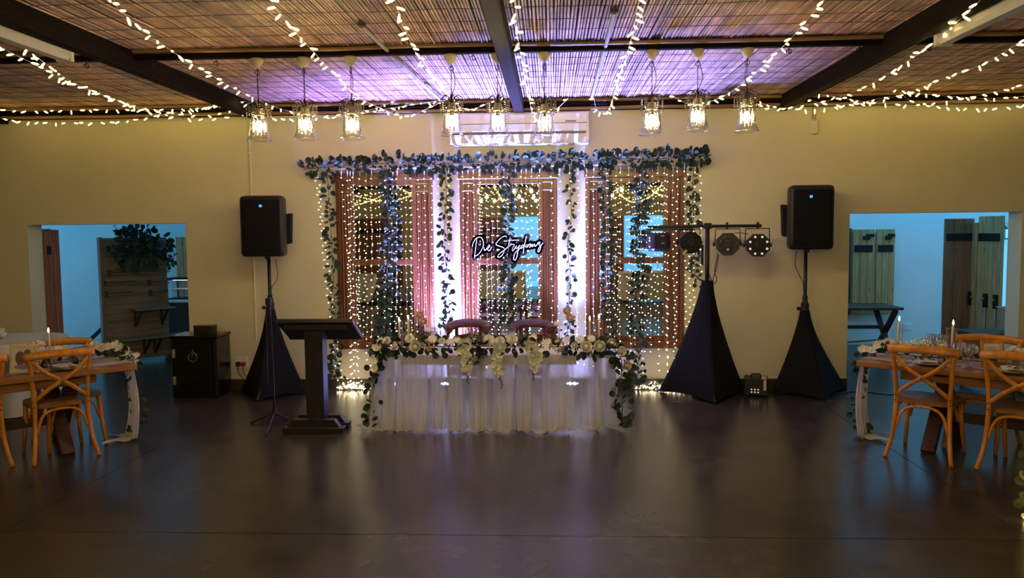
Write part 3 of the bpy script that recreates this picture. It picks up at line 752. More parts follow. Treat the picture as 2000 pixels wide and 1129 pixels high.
def stand(label, c, ztop, zpole, feet, rtop=0.05):
    s=thing('speaker_stand',label,'speaker stand',(c.x,c.y,0))
    rel=[(f.x-c.x,f.y-c.y,0.004) for f in feet]
    obj('cloth_cover', scrim((0,0,ztop),rel,rtop),'scrim',s,True)
    obj('pole', MB().tube([(0,0,ztop-0.3),(0,0,zpole)],0.019,10),'black_metal',s,True)
    obj('collar', MB().lathe([(0.04,ztop-0.06),(0.045,ztop-0.05),(0.045,ztop+0.07),(0.03,ztop+0.09),(0.028,ztop+0.16)],12),'black',s)
    obj('clamp_knob', MB().lathe([(0.008,0),(0.02,0.02),(0.022,0.04),(0.01,0.05)],8,Matrix.Translation((-0.04,-0.01,ztop+0.02))@Matrix.Rotation(-PI/2,4,'Y')),'black',s)
    for f in rel:
        v=V(f); v.z=0.03; obj('leg', MB().tube([(0,0,ztop-0.4),v*0.93],0.014,6),'black_metal',s)
    return s

def rounded_box(w,d,h,r,taper=1.0,seg=3):
    bm=bmesh.new(); bmesh.ops.create_cube(bm,size=1)
    for v in bm.verts:
        k=taper if v.co.y>0 else 1.0
        v.co=(v.co.x*w*k,v.co.y*d,v.co.z*h)
    bmesh.ops.bevel(bm,geom=bm.edges[:],offset=r,segments=seg,affect='EDGES',profile=0.6)
    bm.verts.index_update(); mb=MB(); mb.add([v.co.copy() for v in bm.verts],[[v.index for v in f.verts] for f in bm.faces]); bm.free(); return mb

def speaker(label, c, w, h, rz, ledx, ledz, flap):
    s=thing('speaker',label,'speaker',(c.x,c.y,c.z-h/2),rz); d=0.36
    mb=rounded_box(w,d,h,0.055,0.78); mb.v=[(x,y,z+h/2) for x,y,z in mb.v]
    obj('cabinet',mb,'black',s,True)
    g=rounded_box(w*0.84,0.03,h*0.86,0.014,1,2); mb=MB(); mb.add([(x,y-d/2-0.002,z+h/2) for x,y,z in g.v],g.f)
    obj('grille',mb,'scrim',s,True)
    obj('power_lamp', MB().lathe([(0.014,0),(0.014,0.006),(0.008,0.007),(0.008,0.0)],14,Matrix.Translation((ledx,-d/2-0.016,h/2+ledz))@Matrix.Rotation(PI/2,4,'X')),'led',s)
    obj('lamp_core', MB().lathe([(0.0075,0),(0.006,0.006)],10,Matrix.Translation((ledx,-d/2-0.017,h/2+ledz))@Matrix.Rotation(PI/2,4,'X')),'lens',s)
    fx=flap*w/2
    obj('cover_flap', MB().add([(fx-0.01*flap,-0.03,h*0.70),(fx+0.035*flap,-0.02,h*0.71),(fx+0.02*flap,-0.02,h*0.22),(fx-0.01*flap,-0.03,h*0.20),(fx-0.01*flap,0.1,h*0.70),(fx+0.035*flap,0.1,h*0.71),(fx+0.02*flap,0.1,h*0.22),(fx-0.01*flap,0.1,h*0.20)],[(0,1,2,3),(7,6,5,4),(0,4,5,1),(1,5,6,2),(2,6,7,3),(3,7,4,0)]),'scrim',s)
    obj('pole_cup', MB().lathe([(0.032,0.0),(0.032,-0.03),(0.024,-0.035)],12,Matrix.Translation((0,0.03,0.0))),'black_metal',s)
    return s
# left
yS=-0.42
cL=W(528,600,yS); feetL=[F(470,764),F(500,786),F(600,769)]
cz=W(528,604,yS).z
bL=W(517,503,yS).z
stand('tripod stand under black stretch cloth, left of the windows',V((cL.x,yS,0)),cz,bL+0.0,feetL)
pc=W(517,442,yS-0.03); speaker('black covered loudspeaker with blue lamp, left of the windows',V((pc.x+0.015,yS-0.03,pc.z)),W(560,440,yS-0.2).x-W(473,440,yS-0.2).x-0.01,W(517,383,yS-0.2).z-W(517,503,yS-0.2).z,0.08,0.0,0.22,1)
# right
yR=-0.38
cR=W(1572,600,yR); feetR=[F(1506,768),F(1612,784),F(1655,761)]
stand('tripod stand under black stretch cloth, beside the right doorway',V((cR.x,yR,0)),W(1572,606,yR).z,W(1577,489,yR).z,feetR)
pc=W(1578,425,yR-0.03); speaker('black covered loudspeaker with blue lamp, beside the right doorway',V((pc.x+0.0,yR-0.03,pc.z)),W(1624,430,yR-0.2).x-W(1534,430,yR-0.2).x-0.01,W(1578,362,yR-0.2).z-W(1578,489,yR-0.2).z,-0.06,-0.02,0.22,-1)
for lbl,pts in [('thin black cable hanging from the left speaker',[(538,505,yS+.1),(542,540,yS+.08),(530,565,yS+.03),(534,590,yS+.03),(536,610,yS-.06)]),
                ('thin black cable hanging from the right speaker',[(1556,490,yR+.1),(1553,515,yR+.08),(1560,535,yR+.05),(1568,552,yR-.03),(1570,575,yR-.04)])]:
    tag(obj('speaker_cable', MB().tube(smoothpath([W(*p) for p in pts]),0.004,5),'black'),lbl,'cable')
# T-bar light stand
yT=-0.48
ap=W(1381,545,yT); feetT=[F(1286,765),F(1398,791),F(1456,768)]
ts=thing('light_stand','black T-bar light stand under stretch cloth, right of the windows','light stand',(ap.x,yT,0))
zb=W(1381,442,yT).z; x0=W(1284,442,yT).x-ap.x; x1=W(1487,442,yT).x-ap.x
obj('cloth_cover', scrim((0,0,W(1381,548,yT).z),[(f.x-ap.x,f.y-yT,0.004) for f in feetT],0.06),'scrim',ts,True)
obj('pole', MB().tube([(0,0,1.0),(0,0,zb)],0.024,10),'black_metal',ts,True)
obj('sleeve', MB().lathe([(0.034,1.02),(0.04,1.06),(0.034,1.15),(0.03,1.2)],12),'black',ts)
obj('cross_bar', MB().tube([(x0,0,zb),(x1,0,zb)],0.018,8),'black_metal',ts)
obj('rear_bar', MB().tube([(x0-0.03,0.1,zb-0.03),(x0+0.34,0.05,zb-0.03)],0.014,6),'black_metal',ts)
obj('bracket', MB().cbox(-0.04,0.04,-0.03,0.03,zb-0.03,zb+0.035),'black_metal',ts)
obj('side_handle', MB().bar((-0.055,0,zb-0.42),(-0.055,0,zb-0.2),0.025),'black_metal',ts)
for px in (1345,1420,1480): 
    x=W(px,440,yT).x-ap.x; obj('wing_bolt', MB().cbox(x-0.012,x+0.012,-0.012,0.012,zb-0.03,zb+0.04,0.003),'black_metal',ts)
for f in feetT: obj('leg', MB().tube([(0,0,0.8),(0.93*(f.x-ap.x),0.93*(f.y-yT),0.03)],0.015,6),'black_metal',ts)
def octo(r,cut=0.55):
    return [(r*math.cos(PI/8+i*PI/4)*1.05,r*math.sin(PI/8+i*PI/4)*1.05) for i in range(8)]
def par(label,px,py,rpx,style,rz):
    p=W(px,py,yT); r=rpx*0.0052
    t=thing('stage_light',label,'stage light',(p.x,yT,p.z),rz)
    RX=Matrix.Rotation(PI/2,4,'X')
    if style=='box':
        obj('housing', MB().cbox(-r,r*0.95,-0.09,0.10,-r*0.92,r*0.85,0.03),'black',t)
        obj('face_plate', MB().cbox(-r*0.55,r*0.45,-0.1,-0.09,-r*0.7,r*0.6,0.006),'lens',t)
        for k,(a,b) in enumerate([(0,0.06),(0.05,0.06),(0,-0.02),(0.05,-0.02)]): obj('small_led', MB().box(a*r*4-r*.12,a*r*4-r*.05,-0.104,-0.1,b,b+0.007),'led_w',t)
        for zz in (0.12,0.35,-0.45): obj('side_lens', MB().lathe([(0.012,0),(0.006,0.01)],8,Matrix.Translation((-r*0.98,-0.02,r*zz))@Matrix.Rotation(-PI/2,4,'Y')),'led_w',t)
    else:
        mb=MB(); mb.prism(octo(r),0,0.06,RX@Matrix.Translation((0,0,0.0))); obj('housing',mb,'black',t)
        b=MB(); b.prism(octo(r*0.8),-0.10,0,RX); obj('rear_body',b,'black',t)
        obj('centre_disc', MB().lathe([(r*0.36,0.06),(r*0.36,0.075),(r*0.3,0.08)],16,RX),'lens',t)
        for k in range(8):
            a=2*PI*k/8+PI/8; big=style=='lit'
            q=0.78 if big else 0.6
            obj('lens', MB().lathe([(r*(0.105 if big else 0.12),0.06),(r*(0.09 if big else 0.1),0.07),(0.002,0.072)],10,Matrix.Translation((r*q*math.cos(a),0,r*q*math.sin(a)))@RX),'led_w' if big else 'lens',t)
            obj('ring_lens', MB().lathe([(r*0.085,0.06),(r*0.06,0.068)],8,Matrix.Translation((r*0.5*math.cos(a+.39),0,r*0.5*math.sin(a+.39)))@RX),'lens',t)
        obj('yoke', MB().tube([(-r*1.06,0,0),(-r*1.02,0,zb-p.z-0.03),(r*1.02,0,zb-p.z-0.03),(r*1.06,0,0)],0.007,6),'black_metal',t)
        for s in (-1,1): obj('yoke_knob', MB().lathe([(0.02,0),(0.024,0.02),(0.012,0.025)],8,Matrix.Translation((s*r*1.04,0,0))@Matrix.Rotation(s*PI/2,4,'Y')),'black',t)
    if style=='tagged': obj('warning_label', MB().box(-0.03,0.03,-0.064,-0.062,-0.012,0.012,Matrix.Translation((-r*0.6,0,-r*0.85))@Matrix.Rotation(-0.9,4,'Y')),'cream_frame',t)
    if style=='plain': obj('amber_lens', MB().lathe([(r*0.14,0.06),(r*0.1,0.075),(0.003,0.08)],10,Matrix.Translation((r*0.02,0,-r*0.45))@RX),'berry',t)
    return t
par('boxy black stage light at the window end of the T-bar',1287,472,22,'box',0.25)
par('octagonal black stage light with a cream label, hanging over the ivy',1346,474,23,'tagged',0.2)
par('octagonal dark stage light just right of the T-bar pole',1421,477,24,'plain',-0.15)
par('octagonal stage light with eight pale lenses at the right bar end',1479,479,24,'lit',0.0)
for lbl,pts in [('black cable looping down from the stage light beside the pole',[(1402,495,yT),(1396,530,yT),(1400,545,yT),(1394,555,yT),(1386,538,yT),(1383,533,yT-.03)]),
                ('long black cable hanging down along the light stand',[(1404,498,yT),(1399,525,yT),(1393,545,yT),(1394,570,yT),(1397,590,yT)]),
                ('black cable sagging from the labelled stage light to the ivy',[(1324,497,yT),(1332,520,yT),(1350,533,yT),(1366,545,yT),(1376,556,yT-.04)]),
                ('short black cable linking the two right stage lights',[(1435,455,yT),(1448,455,yT),(1462,458,yT)])]:
    tag(obj('light_cable', MB().tube(smoothpath([W(*p) for p in pts]),0.0045,5),'black'),lbl,'cable')
# little effect box on the floor
p=F(1482,776); 
fx=thing('effect_box','small black effects machine with handle on floor between the cloth stands','machine',(p.x,p.y+0.13,0),-0.25)
obj('case', MB().cbox(-0.13,0.13,-0.13,0.13,0.015,0.20,0.012),'black',fx)
obj('handle', MB().tube([(-0.05,0,0.2),(-0.045,0,0.235),(0.045,0,0.235),(0.05,0,0.2)],0.012,6),'black_metal',fx)
obj('sticker', MB().box(0.06,0.11,-0.12,0.06,0.2005,0.202).box(0.08,0.11,-0.1325,-0.1305,0.08,0.195),'blush',fx)
for a in range(3):
    for b in range(2): obj('indicator', MB().lathe([(0.009,0),(0.006,0.005)],8,Matrix.Translation((-0.045+a*0.035,-0.131,0.055+b*0.03))@Matrix.Rotation(PI/2,4,'X')),'led_w',fx)
for x in (-0.1,0.1):
    for y in (-0.1,0.1): obj('rubber_foot', MB().lathe([(0.012,0),(0.012,0.016)],8,Matrix.Translation((x,y,0))),'black',fx)
tag(obj('floor_cable', MB().tube(smoothpath([F(1600,776,.006),F(1640,768,.006),F(1680,764,.006),F(1730,770,.006),F(1790,772,.006)]),0.006,5),'black'),'black cable lying on the floor towards the right doorway','cable')

# ------------------------------------------------------------------ lectern
p=F(613,846); yl=p.y+0.12
lx=W(617,700,yl).x
le=thing('lectern','black wooden lectern with slanted top and stepped foot','lectern',(lx,yl,0))
zt=W(617,618,yl-0.17).z; zl=W(617,656,yl+0.22).z
xa,xb=W(540,618,yl-0.17).x-lx, W(689,618,yl-0.17).x-lx
ang=math.atan2(zt-zl-0.02,0.39)
mx=Matrix.Translation((0,-0.17,zt-0.02))@Matrix.Rotation(-ang,4,'X')
obj('slanted_top', MB().cbox(xa,xb,0,0.42,-0.045,0.0,0.006,mx),'lectern',le)
obj('book_ledge', MB().cbox(xa,xb,0.40,0.43,-0.045,0.03,0.004,mx),'lectern',le)
obj('front_board', MB().cbox(xa+0.06,xb-0.06,-0.155,-0.13,zt-0.13,zt-0.035,0.004),'lectern',le)
cw=(W(635,720,yl-0.07).x-W(600,720,yl-0.07).x)/2
obj('column', MB().cbox(-cw,cw,-0.07,0.09,0.1,zt-0.12,0.006),'lectern',le)
fw0,fw1=W(554,840,yl-0.12).x-lx, W(671,840,yl-0.12).x-lx
for y0 in (-0.13,0.07):
    o=obj('foot', MB().cbox(fw0,fw1,y0-0.02,y0+0.10,0,0.055,0.005),'lectern',le)
    k0,k1=fw0+0.035,fw1-0.035
    mbx=MB(); q=0.05
    mbx.add([(k0,y0,0.055),(k1,y0,0.055),(k1,y0+0.08,0.055),(k0,y0+0.08,0.055),(k0+q,y0,0.125),(k1-q,y0,0.125),(k1-q,y0+0.08,0.125),(k0+q,y0+0.08,0.125)],[(0,3,2,1),(4,5,6,7),(0,1,5,4),(1,2,6,5),(2,3,7,6),(3,0,4,7)])
    obj('foot_block',mbx,'lectern',o)
obj('foot_tie', MB().cbox(-0.08,0.08,-0.05,0.09,0.02,0.11),'lectern',le)

# ------------------------------------------------------------------ microphone stand
b=F(537,822); 
ms=thing('microphone_stand','thin black microphone stand with tripod foot beside the lectern','microphone stand',(b.x,b.y,0))
ztp=W(530,592,b.y).z
obj('pole', MB().tube([(0,0,0.08),(-0.005,0,0.55),(-0.015,0,ztp-0.06)],0.009,8),'black_metal',ms)
obj('boom', MB().tube([(-0.06,-0.01,0.38),(-0.045,-0.02,ztp-0.04)],0.006,6),'black_metal',ms)
obj('clutch', MB().lathe([(0.014,ztp-0.14),(0.018,ztp-0.12),(0.018,ztp-0.02),(0.01,ztp)],8,Matrix.Translation((-0.02,0,0))),'black',ms)
obj('clip', MB().cbox(-0.05,0.0,-0.03,0.02,ztp-0.02,ztp+0.05,0.006),'black',ms)
obj('hub', MB().lathe([(0.02,0.06),(0.03,0.075),(0.018,0.12),(0.012,0.16)],10),'black',ms)
for f in (F(489,829),F(520,851),F(562,820)):
    l=obj('leg', MB().tube([(0,0,0.09),((f.x-b.x)*0.97,(f.y-b.y)*0.97,0.012)],0.008,6),'black_metal',ms)
    obj('rubber_tip', MB().tube([((f.x-b.x)*0.93,(f.y-b.y)*0.93,0.016),(f.x-b.x,f.y-b.y,0.011)],0.011,6),'black',l)

# ------------------------------------------------------------------ safe
a=F(340,776); c=F(424,778); yf=(a.y+c.y)/2
sf=thing('safe','heavy black enamelled safe with brass hinges beside left doorway','safe',((a.x+c.x)/2,yf,0),0.0)
hw=(c.x-a.x)/2; sd=0.42; sh=W(380,656,yf).z
obj('body', MB().cbox(-hw,hw,0,sd-0.03,0.0,sh-0.03,0.008),'safe',sf)
obj('top_slab', MB().cbox(-hw-0.012,hw+0.012,-0.012,sd-0.02,sh-0.03,sh,0.006),'safe',sf)
dr=obj('door', MB().cbox(-hw+0.05,hw-0.06,-0.022,0.0,0.06,sh-0.09,0.008),'safe',sf)
obj('door_panel', MB().cbox(-hw+0.10,hw-0.13,-0.030,-0.022,0.16,sh-0.14,0.006),'safe',dr)
ring=[(0.05*math.cos(t*PI/8),-0.034,sh-0.24+0.05*math.sin(t*PI/8)) for t in range(17)]
obj('escutcheon', MB().tube(ring,0.006,5),'brass',dr)
obj('dial', MB().lathe([(0.032,0),(0.032,0.012),(0.02,0.02)],14,Matrix.Translation((0,-0.03,sh-0.24))@Matrix.Rotation(PI/2,4,'X')),'safe',dr)
obj('lever', MB().bar((0,-0.05,sh-0.24),(0.012,-0.055,sh-0.16),0.012),'brass',dr)
for z in (0.2,sh-0.2): obj('hinge', MB().lathe([(0.022,-0.05),(0.026,-0.04),(0.026,0.04),(0.022,0.05)],8,Matrix.Translation((-hw+0.04,-0.015,z))),'brass',sf)
obj('edge_strip', MB().cbox(hw-0.03,hw+0.004,-0.006,0.02,0.02,sh-0.05,0.003),'iron',sf)
p0=W(383,657,yf+.2); p1=W(418,635,yf+.2)
bx=thing('dark_box','small dark box standing on top of the safe','box',((p0.x+p1.x)/2,yf+0.2,sh))
obj('carton', MB().cbox(-(p1.x-p0.x)/2,(p1.x-p0.x)/2,-0.06,0.08,0,p1.z-sh,0.003),'black',bx); obj('lid_line', MB().cbox(-(p1.x-p0.x)/2-.002,(p1.x-p0.x)/2+.002,-0.062,0.082,(p1.z-sh)*0.8,p1.z-sh+.001,0.002),'lens',bx)

# ------------------------------------------------------------------ uplights behind the couple's table
UPL=[(W(872,740,-0.36).x,-0.36,0.0),(W(1118,740,-0.36).x,-0.36,0.0)]
for i,(x,y,_) in enumerate(UPL):
    u=thing('uplight','floor uplight washing the wall %s of the middle window'%('left','right')[i],'light',(x,y,0))
    obj('floor_bracket', MB().tube([(-0.11,0,0.10),(-0.11,0,0.012),(0.11,0,0.012),(0.11,0,0.10)],0.008,6),'black_metal',u)
    obj('can', MB().lathe([(0.06,0.03),(0.095,0.05),(0.1,0.12),(0.095,0.14),(0.085,0.14),(0.083,0.118)],18,None,True,False),'black',u)
    obj('lens_plate', MB().lathe([(0.083,0.13),(0.0835,0.138)],18),'lens',u)
    for k in range(7):
        a=2*PI*k/6; r_=0.05 if k<6 else 0
        obj('diode', MB().lathe([(0.010,0.138),(0.006,0.142)],8,Matrix.Translation((r_*math.cos(a),r_*math.sin(a),0))),'up_led',u)
    l=bpy.data.lights.new('uplight_beam','SPOT'); l.energy=UP_W; l.color=(0.25,0.24,1.0) if i==0 else (0.22,0.28,1.0); l.spot_size=math.radians(76); l.spot_blend=0.9; l.shadow_soft_size=0.07
    lo=bpy.data.objects.new('beam',l); COL.objects.link(lo); lo.parent=u; lo.location=(0,0,0.16); lo.rotation_euler=(math.radians(180-2+i*15),0,0)

# ------------------------------------------------------------------ pendants
def pendant(label, x, zb, y=PY):
    """zb: rim of the glass bell"""
    Z=ZP-0.08
    t=thing('pendant_lamp',label,'pendant lamp',(x,y,Z),U(-1,1),'pendant lamps on the purlin')
    h=Z-zb
    obj('ceiling_cup', MB().lathe([(0.052,0.0),(0.05,-0.02),(0.03,-0.06),(0.016,-0.072)],14),'cap_w',t,True)
    obj('hook_ring', MB().tube([(0.018*math.sin(a*PI/5),0,-0.11-0.018*math.cos(a*PI/5)) for a in range(11)],0.003,5),'chain',t)
    ch=MB(); z=-0.07; i=0; zend=-h+0.315
    while z>zend+0.02:
        ax=Matrix.Rotation(PI/2*(i%2),4,'Z')@Matrix.Translation((0,0,z-0.013))
        ch.tube([ax@V((0.006*math.sin(a*PI/3),0,0.014*math.cos(a*PI/3))) for a in range(7)],0.002,3,False); z-=0.022; i+=1
    stuff(obj('chain',ch,'chain',t))
    sx=U(-0.03,0.03)
    obj('cord', MB().tube(smoothpath([(0.004,0,-0.07),(0.01+sx,0.005,-0.07+(zend+.07)*0.55),(0.006,0,zend)]),0.003,5),'chain',t)
    obj('spindle', MB().lathe([(0.006,zend+0.01),(0.012,zend-0.02),(0.008,zend-0.05),(0.018,zend-0.07),(0.012,-h+0.235)],10),'chain',t,True)
    # six scrolled arms with hanging bead strings
    for k in range(6):
        a=2*PI*k/6; ca,sa=math.cos(a),math.sin(a)
        arm=obj('scroll_arm', MB().tube(smoothpath([(0.008*ca,0.008*sa,zend-0.06),(0.04*ca,0.04*sa,zend-0.005),(0.08*ca,0.08*sa,zend-0.015),(0.095*ca,0.095*sa,zend-0.035)],4),0.0035,5),'chain',t)
        bm_=MB()
        for rr,nb in ((0.095,6),(0.06,4)):
            for q in range(nb):
                aa=a+0.0; bm_.ball((rr*math.cos(aa),rr*math.sin(aa),zend-0.048-q*0.017),0.0075,5,3)
        aa=a+PI/6
        for q in range(5): bm_.ball((0.085*math.cos(aa),0.085*math.sin(aa),zend-0.04-q*0.017),0.0075,5,3)
        stuff(obj('bead_strings',bm_,'bead',arm))
    obj('holder', MB().lathe([(0.02,-h+0.255),(0.032,-h+0.25),(0.03,-h+0.235),(0.036,-h+0.23),(0.034,-h+0.215),(0.042,-h+0.205),(0.044,-h+0.195)],14),'cap_w',t,True)
    prof=[(0.040,0.205),(0.058,0.19),(0.066,0.165),(0.069,0.12),(0.073,0.08),(0.082,0.035),(0.096,0.005),(0.101,0.0)]
    obj('glass_bell', MB().lathe([(r,z-h) for r,z in prof],20,None,False,False),'glass',t,True)
    obj('bell_rim', MB().tube([(0.1*math.cos(2*PI*a/20),0.1*math.sin(2*PI*a/20),-h) for a in range(21)],0.0028,5),'crystal',t)
    obj('lamp_socket', MB().lathe([(0.016,-h+0.2),(0.017,-h+0.155)],10),'chain',t)
    obj('bulb', MB().lathe([(0.012,-h+0.155),(0.022,-h+0.135),(0.027,-h+0.105),(0.02,-h+0.08),(0.004,-h+0.068)],12),'lamp',t,True)
    cs=MB()
    for k in range(10):
        a=2*PI*k/10
        for q in range(9): cs.ball((0.05*math.cos(a),0.05*math.sin(a),-h+0.165-q*0.0155),0.0062,5,3)
    stuff(obj('inner_crystals',cs,'crystal',t))
    return t
PEN=[(507,274),(597,272),(688,271),(883,264),(973,265),(1064,267),(1273,263),(1362,255),(1458,257)]
PL=['leftmost pendant lamp of the left trio with glass bell shade','middle pendant lamp of the left trio with glass bell shade','right-hand pendant lamp of the left trio with glass bell shade',
    'left pendant lamp of the trio in front of the air conditioner','middle pendant lamp of the trio in front of the air conditioner','right pendant lamp of the trio in front of the air conditioner',
    'left pendant lamp of the right trio with glass bell shade','middle pendant lamp of the right trio, its cord bowed','rightmost pendant lamp of all, near the wall sensor']
for (px,py),l in zip(PEN,PL):
    p=W(px,py,PY); pendant(l,p.x,p.z)
# the next rows of trios hang over the hall towards and behind the photographer
lampB=None
for row in (3,4,5):
    for (px,py) in PEN:
        p=W(px,py,PY); x=p.x
        if lampB is None:
            lampB=pendant('pendant lamp over the tables behind the photographer, seen only mirrored in window glass',x,2.62,purl[row]); lampB['group']='pendant lamps behind the photographer'
        else: dup(lampB,lampB['label'],(x,purl[row],ZP-0.08),U(-1,1))
# ------------------------------------------------------------------ leaves and flowers
def leaf_mesh(name, L, Wd, mt, cup=0.18, pointy=0.0):
    vs=[(0,0,0)]; n=8
    for i in range(n):
        a=PI*(i+0.5)/n*2-PI/2
        vs.append((Wd/2*math.cos(a), 0, L*0.55+L*0.45*math.sin(a)*(1+pointy*(math.sin(a)>0.8))))
    vs.append((0,-L*cup,L*0.5))
    c=len(vs)-1
    fs=[(c,1+i,1+(i+1)%n) for i in range(n)]
    vs+=[(-0.002,0,0),(0.002,0,0),(0,0,L*0.12)]; fs.append((c+1,c+2,c+3))
    return MB().add(vs,fs).mesh(name,mt)
LF=[leaf_mesh('round_leaf',0.062,0.052,'leaf'),leaf_mesh('round_leaf',0.052,0.046,'leaf'),leaf_mesh('round_leaf',0.058,0.05,'leaf_b'),leaf_mesh('oval_leaf',0.07,0.04,'leaf'),leaf_mesh('oval_leaf',0.066,0.034,'leaf_b',0.12,0.3)]
LFG=[leaf_mesh('green_leaf',0.05,0.026,'leaf_c',0.1,0.3)]
LFO=[leaf_mesh('olive_leaf',0.075,0.066,'leaf_d',0.15)]
rg=random.Random(21)
def facing(q,d,nm,s):
    z=V(d).normalized(); y=V(nm); y=(y-z*y.dot(z)); y=y.normalized() if y.length>1e-3 else z.orthogonal().normalized(); x=y.cross(z)
    return Matrix(((x.x*s,y.x*s,z.x*s,q.x),(x.y*s,y.y*s,z.y*s,q.y),(x.z*s,y.z*s,z.z*s,q.z),(0,0,0,1)))
def online(C,u,n,px,off):
    """the spot on a table's lengthwise line (off from its near edge) that stands at picture column px"""
    lo,hi=-3.0,3.0
    for _ in range(40):
        mid=(lo+hi)/2; q=C+u*mid+n*off
        if PX((q.x,q.y,0.76))[0]<px: lo=mid
        else: hi=mid
    q=C+u*lo+n*off; return V((q.x,q.y,TT))
def leaves(parent, path, n, spread, meshes=None, size=1.0, droop=0.3, front=0.25, keep=None, fall=None):
    """leaf children along a path given in the parent's own frame"""
    meshes=meshes or LF
    P=[V(p) for p in path]; m=len(P)-1
    for i in range(n):
        t=min(m-1e-6,max(0,(i+rg.random())/n*m)); k=int(t); p=P[k].lerp(P[k+1],t-k); tan=(P[k+1]-P[k]).normalized()
        a=rg.uniform(0,2*PI); o=tan.orthogonal().normalized(); o=(Matrix.Rotation(a,3,tan)@o)
        o.y-=front; 
        if keep and not keep(p+o*0.05): o.y=-abs(o.y)
        d=(o+tan*rg.uniform(-0.4,0.5)+V((0,0,-droop))).normalized()
        q=p+o*spread*rg.uniform(0.05,0.7)
        nm=V((rg.uniform(-.7,.7),-1,rg.uniform(-.5,.7))) if rg.random()<0.8 else V((rg.gauss(0,1),rg.gauss(0,1),rg.gauss(0,1)))
        put('leaf',meshes[int(rg.random()**1.3*len(meshes))],parent,facing(q,d,nm,size*rg.uniform(0.8,1.35)))
def petal_mesh(name,L,Wd,mt,cup):
    vs=[];fs=[]
    for j in range(4):
        v=j/3; w=Wd*(0.35+0.65*math.sin(PI*min(0.98,0.18+v*0.68)))
        for i in range(3):
            u=i-1; vs.append((u*w/2, cup*L*(v*v*0.9)+(-0.12*L if i==1 else 0), L*v))
    for j in range(3):
        for i in range(2): fs.append((j*3+i,j*3+i+1,j*3+i+4,j*3+i+3))
    return MB().add(vs,fs).mesh(name,mt,True)
PET=petal_mesh('rose_petal',0.05,0.058,'rose',0.45); PETB=petal_mesh('rose_petal',0.05,0.058,'blush',0.45)
PETO=petal_mesh('orchid_petal',0.045,0.044,'orchid',0.15)
BUD=MB().lathe([(0.008,0),(0.02,0.012),(0.024,0.028),(0.018,0.042),(0.006,0.046)],8).mesh('rose_heart','rose',True)
BUDB=MB().lathe([(0.008,0),(0.02,0.012),(0.024,0.028),(0.018,0.042),(0.006,0.046)],8).mesh('rose_heart','blush',True)
def rose(parent,pos,r,d,blush=False,name='rose'):
    s=r/0.055
    h=put(name,BUDB if blush else BUD,parent,aim(pos,d,rg.uniform(0,6),s))
    for ring,(nn,til,off,sc_) in enumerate([(4,0.35,0.012,0.85),(5,0.75,0.012,1.0),(6,1.15,0.010,1.12)]):
        for k in range(nn):
            a=2*PI*k/nn+ring*0.5+rg.uniform(-.1,.1)
            m_=Matrix.Rotation(a,4,'Z')@Matrix.Translation((0,-off,0.004-0.003*ring))@Matrix.Rotation(til,4,'X')@Matrix.Scale(sc_,4)
            put('petal',PETB if blush else PET,h,m_)
    return h
def mum_mesh(name,r,mt,rings,flat):
    mb=MB()
    for ri,(til,L) in enumerate(rings):
        nn=9+4*ri
        for k in range(nn):
            a=2*PI*k/nn+ri*0.37; mx=Matrix.Rotation(a,4,'Z')@Matrix.Rotation(til,4,'X')
            w=r*0.13
            mb.add([(-w*.5,0,0),(w*.5,0,0),(w,0.08*r,L*r*0.7),(0,0.1*r,L*r),(-w,0.08*r,L*r*0.7)],[(0,1,2,3,4)],mx)
    mb.ball((0,0,r*0.12*flat),r*0.22,6,4)
    return mb.mesh(name,mt)
MUM=mum_mesh('chrysanthemum',0.05,'mum',[(0.15,0.75),(0.45,0.85),(0.8,0.95),(1.15,1.0),(1.5,1.0)],2)
DAISY=mum_mesh('daisy',0.05,'orchid',[(1.25,1.0),(1.5,1.0)],0.5)
def berry_mesh(r,seed):
    q=random.Random(seed); mb=MB()
    for k in range(60):
        v=V((q.gauss(0,1),q.gauss(0,1),abs(q.gauss(0,1))*0.8)).normalized()*r*q.uniform(0.8,1.0); mb.ball(v,r*0.15,5,3)
    return mb
HYD=berry_mesh(0.05,1).mesh('floret_cluster','berry'); HYW=berry_mesh(0.055,2).mesh('hydrangea','mum')
def orchid_bloom():
    mb=MB()
    for k in range(5):
        a=2*PI*k/5; mx=Matrix.Rotation(a,4,'Z')@Matrix.Rotation(1.2,4,'X'); big=1.0 if k in (1,4) else 0.8
        vs=[(0,0,0),(0.02*big,0.0,0.018),(0.018*big,0.004,0.04*big),(0,0.008,0.048*big),(-0.018*big,0.004,0.04*big),(-0.02*big,0,0.018),(0,-0.004,0.026)]
        mb.add(vs,[(0,1,6),(1,2,6),(2,3,6),(3,4,6),(4,5,6),(5,0,6)],mx)
    mb.ball((0,0,0.012),0.008,5,3); return mb
ORC=orchid_bloom().mesh('orchid_bloom','orchid')
BUDM=MB().ball((0,0,0),0.008,5,4,(1,1,1.5)).mesh('flower_bud','leaf_d')
def spray(parent,pts,n,size=1.0):
    P=smoothpath(pts,5); s=obj('orchid_spray',MB().tube(P,0.0025,4),'stem',parent)
    m=len(P)-1
    for i in range(n):
        t=(i+0.5)/n*0.82*m; k=int(t); p=P[k]
        sd=-1 if i%2 else 1
        put('bloom',ORC,s,aim(p+V((sd*0.018+rg.uniform(-.008,.008),-0.015,rg.uniform(-.005,.005))),V((sd*0.35+rg.uniform(-.3,.3),-1,rg.uniform(-.25,.3))),rg.uniform(0,6),size*rg.uniform(0.8,1.1)*(1.05-0.35*i/n)))
    for q in (0.86,0.92,0.97,1.0):
        p=P[min(m,int(q*m))]; put('bud',BUDM,s,aim(p+V((rg.uniform(-.015,.015),-0.005,0)),(0,0,-1),0,1.0))
    return s

